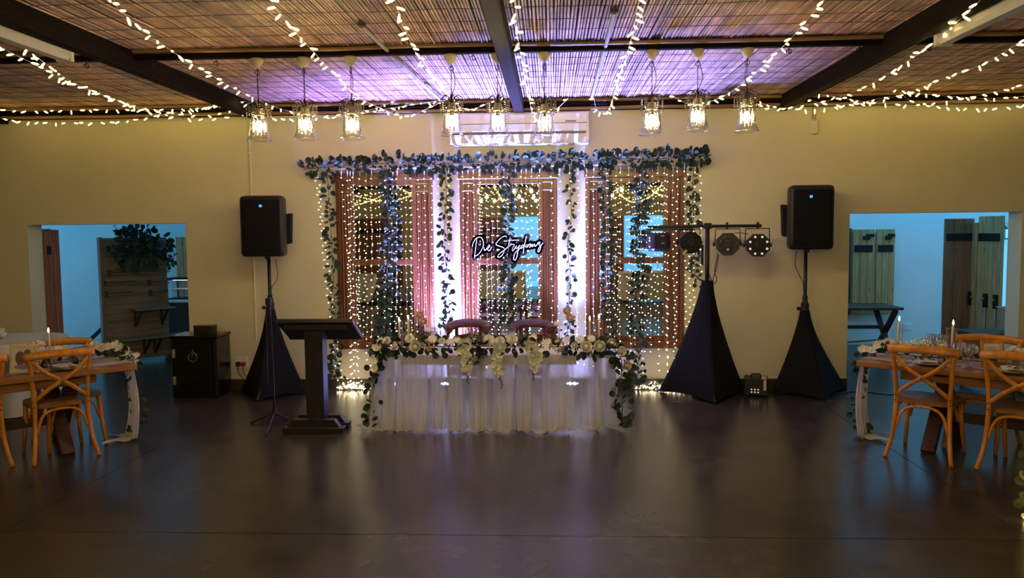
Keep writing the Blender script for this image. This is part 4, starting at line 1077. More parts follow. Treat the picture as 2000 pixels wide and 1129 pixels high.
# ------------------------------------------------------------------ glassware, candles
def wineglass(label,p,h=0.19,r=0.034,group=None,cut=True):
    t=thing('wine_glass',label,'glass',p,U(0,3),group)
    obj('foot', MB().lathe([(0.032,0),(0.032,0.003),(0.006,0.007),(0.0045,0.02),(0.0045,h*0.42),(0.009,h*0.46)],14),'crystal',t,True)
    obj('bowl', MB().lathe([(0.009,h*0.455),(r*0.72,h*0.54),(r*0.95,h*0.68),(r,h*0.85),(r*0.97,h)],14,None,True,False),'crystal',t,True)
    fm=MB()
    for k in range(10):
        a=2*PI*k/10; fm.bar((r*.78*math.cos(a),r*.78*math.sin(a),h*.55),(r*1.01*math.cos(a),r*1.01*math.sin(a),h*.78),0.004)
    stuff(obj('cut_facets',fm,'crystal',t)); return t
def tumbler(label,p,h=0.10,r=0.038):
    t=thing('tumbler',label,'glass',p,U(0,3))
    obj('bowl', MB().lathe([(r*0.75,0),(r*0.8,0.006),(r,h),(r*0.93,h),(r*0.72,0.015)],12,None,True,True),'crystal',t)
    fm=MB()
    for k in range(12):
        a=2*PI*k/12; fm.bar((r*.82*math.cos(a),r*.82*math.sin(a),.01),(r*.95*math.cos(a+.4),r*.95*math.sin(a+.4),h*.6),0.005)
    stuff(obj('cut_facets',fm,'crystal',t)); return t
def candle(label,p,h,lean=0.0):
    t=thing('taper_candle',label,'candle',p)
    obj('wax', MB().tube([(0,0,0),(lean*0.5,0,h*0.5),(lean,0,h)],[0.012,0.0115,0.009],10),'wax',t,True)
    obj('wick', MB().tube([(lean,0,h),(lean,0,h+0.008)],0.0015,4),'iron',t)
    obj('flame', MB().lathe([(0.002,h+0.004),(0.0075,h+0.014),(0.006,h+0.026),(0.0008,h+0.044)],8,Matrix.Translation((lean,0,0))),'flame',t,True)
    return t
def cylinder(label,p,h,r=0.04):
    t=thing('glass_cylinder',label,'candle holder',p)
    obj('wall', MB().lathe([(r,0.004),(r,h)],20,None,False,False),'glass',t,True)
    obj('base', MB().lathe([(r,0),(r,0.006)],20),'glass',t)
    obj('rim', MB().tube([(r*math.cos(2*PI*a/20),r*math.sin(2*PI*a/20),h) for a in range(21)],0.0018,4),'crystal',t)
    return t

# ------------------------------------------------------------------ cross-back chair
def chair():
    t=thing('cross_back_chair','x','chair',(0,0,0),0,'honey cross-back chairs')
    w=0.205
    seatp=[]
    for i in range(24):
        a=2*PI*i/24; ca,sa=math.cos(a),math.sin(a); e=0.55
        x=0.225*math.copysign(abs(ca)**e,ca); y=0.215*math.copysign(abs(sa)**e,sa); x*=1.0+0.06*(y/0.2)
        seatp.append((x,y))
    s=obj('seat', MB().prism(seatp,0.435,0.468),'seat',t)
    inn=[(x*0.86,y*0.86) for x,y in seatp]; obj('seat_pad', MB().prism(inn,0.468,0.472),'seat',s)
    for sg in (-1,1):
        obj('back_leg', MB().tube(smoothpath([(sg*(w+0.035),-0.32,0.0),(sg*(w+0.005),-0.245,0.18),(sg*(w-0.008),-0.205,0.44),(sg*w,-0.215,0.66),(sg*(w+0.02),-0.25,0.885)],5),0.0175,8),'chair',t,True)
        obj('front_leg', MB().tube([(sg*(w-0.005),0.17,0.435),(sg*(w+0.0),0.18,0.25),(sg*(w+0.02),0.215,0)],[0.018,0.018,0.015],8),'chair',t,True)
        obj('side_hoop', MB().tube(smoothpath([(sg*(w-0.01),-0.215,0.25),(sg*(w-0.012),-0.17,0.39),(sg*(w-0.014),0,0.425),(sg*(w-0.012),0.14,0.39),(sg*(w-0.01),0.172,0.25)],5),0.011,6),'chair',t,True)
        obj('cross_slat', MB().tube(smoothpath([(sg*(w+0.008),-0.243,0.845),(sg*0.11,-0.262-0.006*sg,0.735),(0,-0.258-0.008*sg,0.66),(-sg*0.1,-0.238,0.59),(-sg*(w-0.012),-0.206,0.505)],5),0.019,6,True,0.42,(0,1,0)),'chair',t,True)
    top=smoothpath([(-0.255,-0.232,0.872),(-0.17,-0.268,0.885),(0,-0.292,0.892),(0.17,-0.268,0.885),(0.255,-0.232,0.872)],6)
    obj('top_rail', MB().tube(top,0.036,8,True,0.5,(0,-1,0.25)),'chair',t,True)
    obj('front_hoop', MB().tube(smoothpath([(-w+0.02,0.18,0.25),(-0.14,0.178,0.38),(0,0.176,0.42),(0.14,0.178,0.38),(w-0.02,0.18,0.25)],5),0.011,6),'chair',t,True)
    obj('back_hoop', MB().tube(smoothpath([(-w+0.016,-0.222,0.235),(-0.155,-0.215,0.35),(-0.1,-0.21,0.405),(0,-0.208,0.42),(0.1,-0.21,0.405),(0.155,-0.215,0.35),(w-0.016,-0.222,0.235)],5),0.0125,6),'chair',t,True)
    for sg in (-1,1):
        for z in (0.455,0.50): obj('screw', MB().lathe([(0.006,0),(0.004,0.003)],6,Matrix.Translation((sg*(w-0.006),-0.224,z))@Matrix.Rotation(PI/2,4,'X')),'iron',t)
    obj('cross_pin', MB().lathe([(0.006,0),(0.004,0.003)],6,Matrix.Translation((0,-0.275,0.66))@Matrix.Rotation(PI/2,4,'X')),'iron',t)
    return t
TZT=0.722; TT=TZT+0.006
RA=math.atan2(*(lambda d:(d.y,d.x))(F(2000,737,TZT)-F(1672,705,TZT)))
RC=F(1672,705,TZT); Ru=V((math.cos(RA),math.sin(RA),0)); Rn=V((-math.sin(RA),math.cos(RA),0))
LA=math.atan2(*(lambda d:(d.y,d.x))(F(268,712,TZT)-F(20,740,TZT)))
LC=F(268,712,TZT); Lu=V((math.cos(LA),math.sin(LA),0)); Ln=V((-math.sin(LA),math.cos(LA),0))
C0=chair()
def place(first,label,pos,rz):
    if first: C0.location=pos; C0.rotation_euler=(0,0,rz); C0['label']=label; return C0
    return dup(C0,label,pos,rz)
m1=(F(1735,891)+F(1850,911))/2+Rn*0.30
place(True,'honey cross-back chair at the right table, nearest the couple\'s table',(m1.x,m1.y,0),RA+0.02)
m2=F(1910,916)+Ru*0.24+Rn*0.30
place(False,'honey cross-back chair at the right table, cut by the picture edge',(m2.x,m2.y,0),RA-0.02)
m3=(F(70,908)+F(192,889))/2+Ln*0.30
place(False,'honey cross-back chair at the left table, the whole one in view',(m3.x,m3.y,0),LA-0.02)
m4=F(24,911)-Lu*0.24+Ln*0.30
place(False,'honey cross-back chair at the left table, mostly cut off at picture edge',(m4.x,m4.y,0),LA)
def rail_at(px,py,z=0.885): return F(px,py,z)
r=rail_at(1935,662); k=r-Rn*0.0; q=k-Rn*0.29
place(False,'honey cross-back chair on the far side of the right table',(q.x,q.y,0),RA+PI)
r=rail_at(115,669); q=r-Ln*0.29
place(False,'honey cross-back chair on the far side of the left table',(q.x,q.y,0),LA+PI)

# ------------------------------------------------------------------ banquet tables
def banquet(label,C,A,x0,x1,side):
    """local x along the table, local y away from the camera; side -1: free end at x0"""
    t=thing('banquet_table',label,'table',(C.x,C.y,0),A)
    for k in range(5): obj('top_plank', MB().cbox(x0,x1,0.18*k+0.001,0.18*k+0.179,TZT-0.045,TZT+0.0,0.004),'board',t)
    for y in (0.12,0.75): obj('apron', MB().cbox(x0+0.32,x1-0.3,y,y+0.03,TZT-0.135,TZT-0.045,0.003),'board',t)
    e=x0 if side<0 else x1
    for xe in ((x0+0.55,x1-0.5) if side<0 else (x0+0.5,x1-0.55)):
        obj('trestle_leg', MB().bar((xe,0.1,0.0),(xe,0.74,TZT-0.05),0.1,0.075),'tleg',t); obj('trestle_leg', MB().bar((xe+0.076,0.78,0.0),(xe+0.076,0.14,TZT-0.05),0.1,0.075),'tleg',t)
        obj('end_rail', MB().cbox(xe-0.04,xe+0.11,0.13,0.77,TZT-0.1,TZT-0.045),'tleg',t)
    obj('stretcher', MB().cbox(x0+0.55,x1-0.5,0.42,0.49,0.22,0.3),'tleg',t)
    return t
banquet('long wooden banquet table with crossed legs at the right',RC,RA,0,2.6,-1)
banquet('long wooden banquet table with crossed legs at the left',LC,LA,-2.6,0,1)
def runner(label,C,A,x0,x1,ye,sg,yc=0.45,hw=0.2):
    """gauze strip lying along the table and falling over the end at x=ye"""
    t=thing('table_runner',label,'table runner',(C.x,C.y,0),A)
    N_=20
    def top(u,v): 
        x=x0+(x1-x0)*u; y=yc+(v-0.5)*2*hw*(1+0.12*math.sin(u*9)); return (x,y,TZT+0.004+0.002*math.sin(u*40+v*13))
    obj('flat_length',MB().grid(top,40,6),'runner',t,True)
    def fallf(u,v):
        # u across, v down
        z=TZT+0.006-(TZT-0.012)*min(1,v/0.82)
        dx=0.012+0.05*math.sin(PI*min(1,v/0.82))*0.6
        if v>0.82: dx+=0.03-(v-0.82)/0.18*0.28*(0.6+0.4*math.sin(u*7)); z=0.012+0.022*abs(math.sin(u*11+v*20))
        g=0.78-0.16*math.sin(PI*min(1,v/0.8)); y=yc-0.05+(u-0.5)*2*hw*g+0.012*math.sin(v*9)
        dx+=0.02*math.sin(u*22)*min(1,v*3)
        return (ye+sg*dx,y,z)
    obj('falling_end',MB().grid(fallf,36,26),'runner',t,True)
    return t
runner('pale gauze runner falling from the end of the right table to the floor',RC,RA,0.0,2.5,0.0,-1,0.36)
runner('pale gauze runner falling from the end of the left table to the floor',LC,LA,-2.5,0.0,0.0,1,0.36)
TT=TZT+0.006
def on(px,py): return F(px,py,TT)
# right table settings
for l,px,py,top in [('lit taper candle in a glass cylinder near the end of the right table',1752,672,627),('lit taper candle in a glass cylinder at the middle of the right table',1857,693,635)]:
    p=online(RC,Ru,Rn,px,0.38); h=W(px+2,top,p.y).z-TT; candle(l,p,h,0.012)
    cylinder(l.replace('lit taper candle in a','tall').replace('glass cylinder','glass cylinder around the candle'),p+V((0,0,-0.002)),h*0.92,0.042)
for l,px,py in [('cut crystal wine glass, left one in front of the right table photo',1870,709),('cut crystal wine glass, right one beside the photo on the right table',1892,707),('cut crystal wine glass at far side of the right table, left one',1816,676),('cut crystal wine glass at far side of the right table, middle one',1829,677),('cut crystal wine glass at far side of the right table, right one',1843,675)]:
    wineglass(l,online(RC,Ru,Rn,px,0.68) if px<1860 else online(RC,Ru,Rn,px,0.2),0.19,0.042)
def photo_frame(label,p,w,h,rz,tilt,mt,prints):
    t=thing('photo_frame',label,'photo frame',p,rz); mx=Matrix.Rotation(-tilt,4,'X')
    b=0.022
    obj('frame', MB().cbox(-w/2,w/2,-0.008,0.008,0,b,0.002,mx).cbox(-w/2,w/2,-0.008,0.008,h-b,h,0.002,mx).cbox(-w/2,-w/2+b,-0.008,0.008,b,h-b,0.002,mx).cbox(w/2-b,w/2,-0.008,0.008,b,h-b,0.002,mx),mt,t)
    pr=obj('print', MB().box(-w/2+b,w/2-b,-0.002,0.004,b,h-b,mx),'paper',t)
    for nm,cx_,cz_,rx,rz_,m_ in prints:
        pts=[(cx_*w+rx*w*math.cos(2*PI*k/14),cz_*h+rz_*h*math.sin(2*PI*k/14)) for k in range(14)]
        mb=MB(); mb.add([mx@V((x,-0.003,z)) for x,z in pts],[tuple(range(14))]); obj(nm,mb,m_,pr)
    obj('strut', MB().bar((0,0.008,h*0.6),(0,h*0.4,0.004),0.02,0.004),mt,t)
    return t
photo_frame('small wood framed photo card leaning on the right table',online(RC,Ru,Rn,1940,0.42),0.17,0.20,RA+0.5,0.25,'chair',[('printed_figures',-0.08,0.3,0.1,0.16,'print_b'),('printed_figures',0.1,0.3,0.1,0.16,'print_b'),('printed_line',0,0.7,0.3,0.015,'print_b'),('printed_line',0,0.62,0.3,0.012,'print_b')])
def setting(kind,p,rz):
    w=['right table by the near chair','right table at the picture edge','left table behind the near chair'][kind]
    t=thing('dinner_plate','sage dinner plate on the '+w,'plate',p,rz)
    obj('dish', MB().lathe([(0.06,0),(0.075,0.004),(0.115,0.014),(0.118,0.017),(0.07,0.008),(0.002,0.006)],24),'plate',t,True)
    n=thing('napkin','folded white napkin laid on the plate on the '+w,'napkin',(p.x,p.y,p.z+0.017),rz+0.3)
    def nf(u,v): return (-0.07+0.14*u,-0.11+0.22*v,0.012+0.008*math.sin(u*PI)+0.003*math.sin(v*14))
    g=MB().grid(nf,8,10); g.grid(lambda u,v:(-0.068+0.136*u,-0.108+0.216*v,0.0+0.002*math.sin(u*5)),8,10); obj('fold',g,'cloth',n,True)
    leaves(n,[(-0.02,-0.05,0.024),(0.0,0.0,0.026),(0.02,0.06,0.024)],5,0.02,LFO,0.6,0.0,0)
    f=thing('fork','steel fork beside the plate on the '+w,'fork',(p.x,p.y,p.z),rz)
    fm=MB().tube([(-0.16,-0.09,0.004),(-0.16,0.03,0.006),(-0.16,0.05,0.004)],[0.004,0.003,0.005],6)
    obj('handle',fm,'chrome',f)
    for q in (-0.008,0,0.008): obj('tine', MB().tube([(-0.16+q,0.05,0.004),(-0.16+q,0.095,0.008)],0.0016,4),'chrome',f)
p=online(RC,Ru,Rn,1812,0.14); setting(0,p,RA); p=online(RC,Ru,Rn,1978,0.14); setting(1,p,RA); p=online(LC,Lu,Ln,130,0.15); setting(2,p,LA)
# left table settings
p=online(LC,Lu,Ln,100,0.38); h=W(98,650,p.y).z-TT; candle('lit taper candle in a glass cylinder on the left table',p,h,-0.01); cylinder('tall glass cylinder around the candle on the left table',p+V((0,0,-0.002)),h*0.95,0.042)
photo_frame('cream framed photo of an embracing couple on the left table',online(LC,Lu,Ln,46,0.2),0.21,0.235,LA-0.5,0.12,'cream_frame',[('printed_figures',-0.12,0.52,0.17,0.25,'skin_print'),('printed_figures',0.14,0.55,0.16,0.28,'skin_print'),('printed_ground',0.0,0.22,0.34,0.1,'print_b')])
for l,px,py in [('cut crystal tumbler at the left picture edge beside the photo',8,698),('cut crystal tumbler at the far side of the left table behind the photo',52,676),('cut crystal tumbler behind the cross-back chair, left of a pair',155,690),('cut crystal tumbler behind the cross-back chair, right of a pair',170,690)]:
    tumbler(l,online(LC,Lu,Ln,px,0.3 if px<20 else 0.62),0.13 if px<20 else 0.12,0.042)

def tgarland(label,C,A,pts,falls,nleaf,blooms):
    u_=V((math.cos(A),math.sin(A),0)); n_=V((-math.sin(A),math.cos(A),0))
    pts=[online(C,u_,n_,px,0.36)+V((0,0,0.03)) for px in pts]
    t=thing('flower_garland',label,'garland',(C.x,C.y,0),A); inv=(Matrix.Translation((C.x,C.y,0))@Matrix.Rotation(A,4,'Z')).inverted()
    P=smoothpath([inv@V(p) for p in pts],6); obj('stem',MB().tube(P,0.004,5),'stem',t)
    leaves(t,P,nleaf,0.09,None,1.0,0.0,0.2)
    if falls:
        Q=smoothpath([inv@V(p) for p in falls],6); obj('trailing_stem',MB().tube(Q,0.003,5),'stem',t); leaves(t,Q,60,0.06,[LF[0],LF[1],LF[2]],0.9,0.3,0.1,None)
    for kind,px,py,dz,r in blooms:
        p=online(C,u_,n_,px,0.34); p.z=max(TT+0.02,W(px,py,p.y).z+dz*0.3) if abs(px-1000)<735 else W(px,py,p.y).z; p=inv@p; d=V((rg.uniform(-.3,.3),-1.0,0.9)); R3=Matrix.Rotation(-A,3,'Z'); d=R3@d
        if kind=='rose': rose(t,p,r,d)
        elif kind=='mum': put('chrysanthemum',MUM,t,aim(p,d,rg.uniform(0,6),r/0.05))
        elif kind=='daisy': put('daisy',DAISY,t,aim(p,d,rg.uniform(0,6),r/0.05))
        elif kind=='hyd': stuff(put('hydrangea',HYW,t,aim(p,d,0,r/0.05)))
        elif kind=='orc': put('orchid_bloom',ORC,t,aim(p,d,rg.uniform(0,6),r/0.045))
    return t
GR=online(RC,Ru,Rn,1684,.34).y; GL=online(LC,Lu,Ln,256,.34).y
tgarland('white flower and eucalyptus garland trailing off the end of the right table',RC,RA,[1690,1735,1800,1870,1990],
    [online(RC,Ru,Rn,1700,.34)+V((0,0,.04)),W(1684,705,GR),W(1680,730,GR-.03),W(1674,780,GR),W(1680,825,GR),F(1692,848,.03)],70,
    [('orc',1682,684,0,.05),('orc',1690,683,0,.05),('orc',1700,686,0.01,.055),('orc',1712,678,.02,.05),('daisy',1722,674,.01,.05),('mum',1735,670,.02,.05),('mum',1752,674,.0,.05),('daisy',1768,676,.0,.05),('hyd',1795,674,.0,.06),('hyd',1808,676,.0,.05),('rose',1836,678,.0,.05),('daisy',1880,682,0,.05),('mum',1900,683,0,.045),('hyd',1978,690,0,.05),('orc',1990,690,0,.05)])
tgarland('white flower and eucalyptus garland trailing off the end of the left table',LC,LA,[5,80,140,200,252],
    [online(LC,Lu,Ln,245,.34)+V((0,0,.04)),W(262,712,GL),W(246,740,GL-.03),W(262,775,GL),W(276,800,GL),W(268,835,GL),F(254,850,.03)],65,
    [('hyd',76,680,0,.06),('hyd',62,684,0,.05),('orc',120,684,.01,.05),('orc',130,686,0,.045),('mum',186,676,.01,.05),('mum',200,680,.01,.05),('daisy',212,678,.0,.05),('orc',226,676,.03,.055),('orc',236,680,.03,.06),('orc',246,690,.03,.06),('orc',256,698,.02,.055),('orc',264,708,.0,.05),('orc',266,718,-.05,.045)])

# white clothed side table far left
p=F(20,662,0.76)
stb=thing('side_table','white clothed side table by the wall at the far left','table',(p.x,p.y,0))
def scl(u,v):
    a=2*PI*u; r=0.55; z=0.76-0.74*v; w=1+0.05*v*math.sin(a*11)+0.05*v
    return (r*w*math.cos(a),r*w*math.sin(a),z)
obj('tablecloth',MB().grid(scl,66,8),'cloth',stb,True); obj('table_top',MB().lathe([(0.55,0.74),(0.55,0.762)],40),'cloth',stb)
obj('pedestal',MB().lathe([(0.25,0),(0.24,0.03),(0.04,0.06),(0.04,0.74)],12),'tleg',stb)
wrt=thing('napkin_bundle','bundle of white napkins and dark greenery on the far left side table','napkin',(F(18,648,0.8).x,p.y-0.1,0.765))
mb=MB()
for k in range(5):
    a=k*1.25; mb.tube(smoothpath([(0.2*math.cos(a+s*0.35),0.13*math.sin(a+s*0.35),0.04+0.012*k+0.02*math.sin(s*2)) for s in range(5)],4),0.035,7,True,0.7)
obj('cloth_folds',mb,'cloth',wrt,True); leaves(wrt,[(-0.2,-0.08,0.08),(0,-0.14,0.1),(0.25,-0.08,0.09)],26,0.08,None,1.0,0.0,0.2)
# ------------------------------------------------------------------ the couple's table
yF=F(970,843).y+0.06; yK=yF+0.62
sx0=W(740,700,yF).x; sx1=W(1194,700,yF).x; SZ=W(970,694,yF).z
cxm=(sx0+sx1)/2; hw=(sx1-sx0)/2
ct=thing('couple_table','low white-topped table for the couple beneath sheer chiffon','table',(cxm,(yF+yK)/2,0)); hd=(yK-yF)/2
obj('table_top', MB().cbox(-hw,hw,-hd,hd,SZ-0.03,SZ,0.006),'cloth',ct)
for sx in (-1,1):
    for sy in (-1,1): obj('leg', MB().tube([(sx*(hw-0.12),sy*(hd-0.08),SZ-0.03),(sx*(hw-0.12),sy*(hd-0.08),0)],0.014,8),'chrome',ct)
bx0,bx1=W(783,700,yF).x-cxm,W(1126,700,yF).x-cxm
obj('front_band', MB().grid(lambda u,v:(bx0+(bx1-bx0)*u,-hd-0.004-0.003*math.sin(u*60)*v,SZ-0.003-0.085*v),40,3),'cloth',ct)
rf=random.Random(9)
FQ=[(rf.uniform(0.6,1.6),rf.uniform(0,6)) for _ in range(6)]
def skirt():
    # walk: back-left -> front-left -> front-right -> back-right
    seg=[(-hw-0.01,hd),(-hw-0.01,-hd-0.012),(hw+0.01,-hd-0.012),(hw+0.01,hd)]
    lens=[2*hd,2*hw,2*hd]; tot=sum(lens); n=420; cols=[]
    for i in range(n+1):
        s=i/n*tot
        k=0
        while k<2 and s>lens[k]: s-=lens[k]; k+=1
        a,b=V((*seg[k],0)),V((*seg[k+1],0)); t=s/lens[k]; p=a.lerp(b,t); d=(b-a).normalized(); nrm=V((d.y,-d.x,0))
        if k==0 or k==2: nrm=V((-1 if k==0 else 1,0,0))
        else: nrm=V((0,-1,0))
        if k==1:
            e=min(t,1-t)*lens[1]
            if e<0.12: nrm=(nrm+V((-1 if t<.5 else 1,0,0))*(1-e/0.12)).normalized()
        cols.append((p,nrm,d,i/n*tot))
    rows=26; vs=[]
    for j in range(rows+1):
        v=j/rows
        for p,nrm,d,s in cols:
            f=0.5*math.sin(s*21+1.8*math.sin(s*4.1))+0.32*math.sin(s*39+2*math.sin(s*3.3))+0.18*math.sin(s*83)
            amp=0.012+0.055*v**0.8
            bulge=0.035*math.sin(PI*min(1,v*0.9))*(0.5+0.5*math.sin(s*2.9+1))
            flare=0.075*v*v*(0.7+0.5*math.sin(s*3.7))
            side=0.02*v*math.sin(s*9.0+2)
            z=SZ+0.003-(SZ-0.012)*min(1.0,v/0.93)
            q=p+nrm*(f*amp+bulge+flare)+d*side
            if v>0.93: q+=nrm*(v-0.93)/0.07*0.035*(1+f); z=0.012+0.012*abs(f)
            gap=0.06*math.sin(s*2.3+0.6)+0.04*math.sin(s*5.9)
            z+=max(0,gap)*v*v if v<=0.93 else max(0,gap)*0.9
            vs.append((q.x,q.y,max(0.006,z)))
    m=len(cols); fs=[(j*m+i,j*m+i+1,(j+1)*m+i+1,(j+1)*m+i) for j in range(rows) for i in range(m-1)]
    return MB().add(vs,fs)
tc_=thing('chiffon_tablecloth','sheer white chiffon cloth hanging in folds around the couple\'s table','tablecloth',(cxm,(yF+yK)/2,0))
obj('skirt',skirt(),'sheer',tc_,True)
obj('top_layer',MB().grid(lambda u,v:(-hw-0.01+2*(hw+0.01)*u,-hd-0.012+(2*hd+0.02)*v,SZ+0.003+0.0015*math.sin(u*50+v*9)),40,8),'sheer',tc_,True)
def narrow_panel(px0,px1,pyb,lbl):
    xa,xb=W(px0,750,yF).x-cxm,W(px1,750,yF).x-cxm
    def g(u,v):
        s=(xa+(xb-xa)*u)
        return (s+0.03*(u-0.5)*math.sin(PI*v),-hd-0.035-0.022*math.sin(u*11+px0)*(0.3+v)-(0.09+0.03*math.sin(px0))*v*v,max(0.01,SZ+0.004-(SZ-0.01)*v+0.02*abs(math.sin(u*9))*(v>0.97)))
    lab(obj('loose_panel',MB().grid(g,24,18),'sheer',tc_,True),lbl)
for a,b in ((738,772),(780,806),(812,834),(846,868),(880,902),(922,950),(966,1000),(1012,1034),(1062,1108),(1092,1118),(1150,1176)): narrow_panel(a,b,845,'narrow loose fold of chiffon')

# things on the couple's table
TS=SZ+0.006
def sp(px,py,y): p=W(px,py,y); return V((p.x,y,TS))
yM=yF+0.30
for i,(px,top,l) in enumerate([(780,628,'lit taper candle at the left end of the couple\'s table, outer one'),(798,624,'lit taper candle at the left end of the couple\'s table, inner one'),(1152,626,'lit taper candle at the right end of the couple\'s table, inner one'),(1170,622,'lit taper candle at the right end of the couple\'s table, outer one')]):
    y=yM+0.05*(i%2); p=sp(px,660,y); h=W(px,top,y).z-TS; candle(l,p,h)
    cylinder(l.replace('lit taper candle','slim glass cylinder around the candle'),p+V((0,0,-0.002)),h*0.96,0.036)
for px,l in [(848,'left of the two wine glasses before the left dark chair'),(866,'right of the two wine glasses before the left dark chair'),(986,'left of the two wine glasses between the dark chairs'),(1000,'right of the two wine glasses between the dark chairs')]:
    wineglass('cut crystal glass, '+l,sp(px,660,yM+0.12),0.21,0.036)
def stemflower(label,px,py,kind,y,vase_px):
    p=sp(px,660,y); z=W(px,py,y).z-TS
    t=thing('stem_flower',label,'flower',p)
    obj('stem',MB().tube(smoothpath([(0,0,0.0),(0.006,0,z*0.5),(0,0,z-0.02)]),0.003,5),'stem',t)
    if kind=='daisy': put('bloom',DAISY,t,aim(V((0,0,z-0.01)),(0.05,-0.5,1),0,1.0))
    else: rose(t,V((0,0,z-0.02)),0.042,(0.1,-0.8,0.6),True,'bloom')
    leaves(t,[(0,0,z*0.3),(0.003,0,z*0.8)],5,0.02,[LF[4]],0.7,0,0)
for a in [('blush rose on a tall stem left of the left glasses, upper bloom',821,613,'rose',yM+.02,0),('blush rose on a tall stem left of the left glasses, lower bloom',827,626,'rose',yM-.03,0),('flat pale daisy on a stem left of the left glasses',837,643,'daisy',yM-.08,0),
          ('blush rose on a tall stem near the right candles, upper bloom',1107,606,'rose',yM+.02,0),('blush rose on a tall stem near the right candles, lower bloom',1113,619,'rose',yM-.03,0),('flat pale daisy on a stem right of the right dark chair',1091,631,'daisy',yM-.02,0)]: stemflower(*a)
for px,l in ((826,'left'),(1110,'right')):
    t=thing('bud_vase','narrow clear bud vase at the %s of the couple\'s table'%l,'vase',sp(px,660,yM+.06)); obj('body',MB().lathe([(0.025,0),(0.028,0.02),(0.026,0.05),(0.012,0.08),(0.013,0.12)],12,None,True,False),'glass',t,True); obj('rim',MB().tube([(0.013*math.cos(a*PI/6),0.013*math.sin(a*PI/6),0.12) for a in range(13)],0.002,4),'crystal',t)
for px,l in ((925,'left of the orchids'),(1030,'right of the orchids')):
    t=thing('place_card','small white wire place card '+l,'place card',sp(px,655,yM)); obj('card',MB().box(-0.05,0.05,-0.002,0.002,0.0,0.035),'cloth',t); obj('wire_loop',MB().tube(smoothpath([(-0.04,0.01,0.0),(-0.038,0.01,0.06),(0.0,0.01,0.07),(0.038,0.01,0.06),(0.04,0.01,0.0)]),0.002,4),'chrome',t)
# garland on the couple's table
cg=thing('flower_garland','white rose, orchid and eucalyptus garland along the couple\'s table front','garland',(cxm,yF,0))
def lp(px,py,dy=0.03):
    p=W(px,py,yF+dy); return p-V((cxm,yF,0))
run=smoothpath([lp(735,684,-.03),lp(770,676,-.05),lp(860,676,-.05),lp(960,676,-.05),lp(1060,677,-.05),lp(1150,679,-.05),lp(1205,680,-.03)],8)
obj('stem',MB().tube(run,0.005,5),'stem',cg); leaves(cg,run,300,0.08,None,1.1,-0.12,0.2)
for side,pts in (('l',[(742,682,.0),(732,705,-.04),(729,740,-.05),(728,790,-.06),(730,828,-.1)]),('r',[(1200,682,.0),(1214,705,-.04),(1213,740,-.05),(1216,790,-.06),(1214,832,-.1)])):
    q=smoothpath([lp(*a) for a in pts],8); obj('trailing_stem',MB().tube(q,0.004,5),'stem',cg); leaves(cg,q,75 if side=='r' else 55,0.085,[LF[0],LF[1],LF[2]],1.1,0.25,0.2)
BL=[('rose',775,676,.045),('rose',812,679,.055),('mum',800,663,.055),('hyd',838,674,.06),('daisy',845,663,.05),('mum',863,667,.04),('daisy',745,668,.05),('mum',757,666,.045),('mum',955,666,.065),('mum',976,667,.055),('mum',1000,664,.06),('daisy',1068,672,.062),('hyd',1090,676,.058),('daisy',1107,665,.045),('rose',1122,676,.032),('rose',1144,679,.056),('rose',1170,678,.056),('daisy',1133,664,.05),('daisy',1155,662,.045),('rose',1195,671,.042),('rose',1211,686,.048),('blush',1222,714,.045),('daisy',880,669,.05),('daisy',893,666,.045),('orc',1033,672,.06),('orc',1041,664,.06),('orc',905,672,.06),('orc',735,680,.05),('orc',729,705,.05),('orc',733,720,.045)]
for kind,px,py,r in BL:
    p=lp(px,py,-0.135 if py>674 else -0.09); d=V((rg.uniform(-.25,.25),-1,0.45 if py>670 else 0.8))
    if px>1205: d=V((0.6,-1,0.2))
    if px==775: d=V((-1,-0.5,0.2))
    if kind in('rose','blush'): rose(cg,p,r,d,kind=='blush')
    elif kind=='mum': put('chrysanthemum',MUM,cg,aim(p,d,rg.uniform(0,6),r/0.05))
    elif kind=='daisy': put('daisy',DAISY,cg,aim(p,d,rg.uniform(0,6),r/0.05))
    elif kind=='hyd': stuff(put('floret_cluster',HYD,cg,aim(p,d,0,r/0.05)))
    elif kind=='orc': put('orchid_bloom',ORC,cg,aim(p,d,rg.uniform(0,6),r/0.045))
spray(cg,[lp(908,668,-.07),lp(906,682,-.11),lp(912,700,-.12),lp(912,725,-.115),lp(914,748,-.11)],13,1.25)
spray(cg,[lp(978,674,-.07),lp(975,686,-.11),lp(968,705,-.12),lp(976,730,-.115),lp(980,757,-.11)],14,1.25)
spray(cg,[lp(1034,668,-.07),lp(1042,682,-.11),lp(1046,700,-.12),lp(1043,720,-.115),lp(1040,742,-.11)],13,1.3)
leaves(cg,[lp(925,690,-.06),lp(930,700,-.07),lp(945,695,-.07)],14,0.06,None,1.1,0.3,0.3)
for px in (929,1022,800): leaves(cg,[lp(px-8,668,-.02),lp(px,662,-.02),lp(px+9,668,-.02)],12,0.05,LFG,0.9,-0.4,0.2)

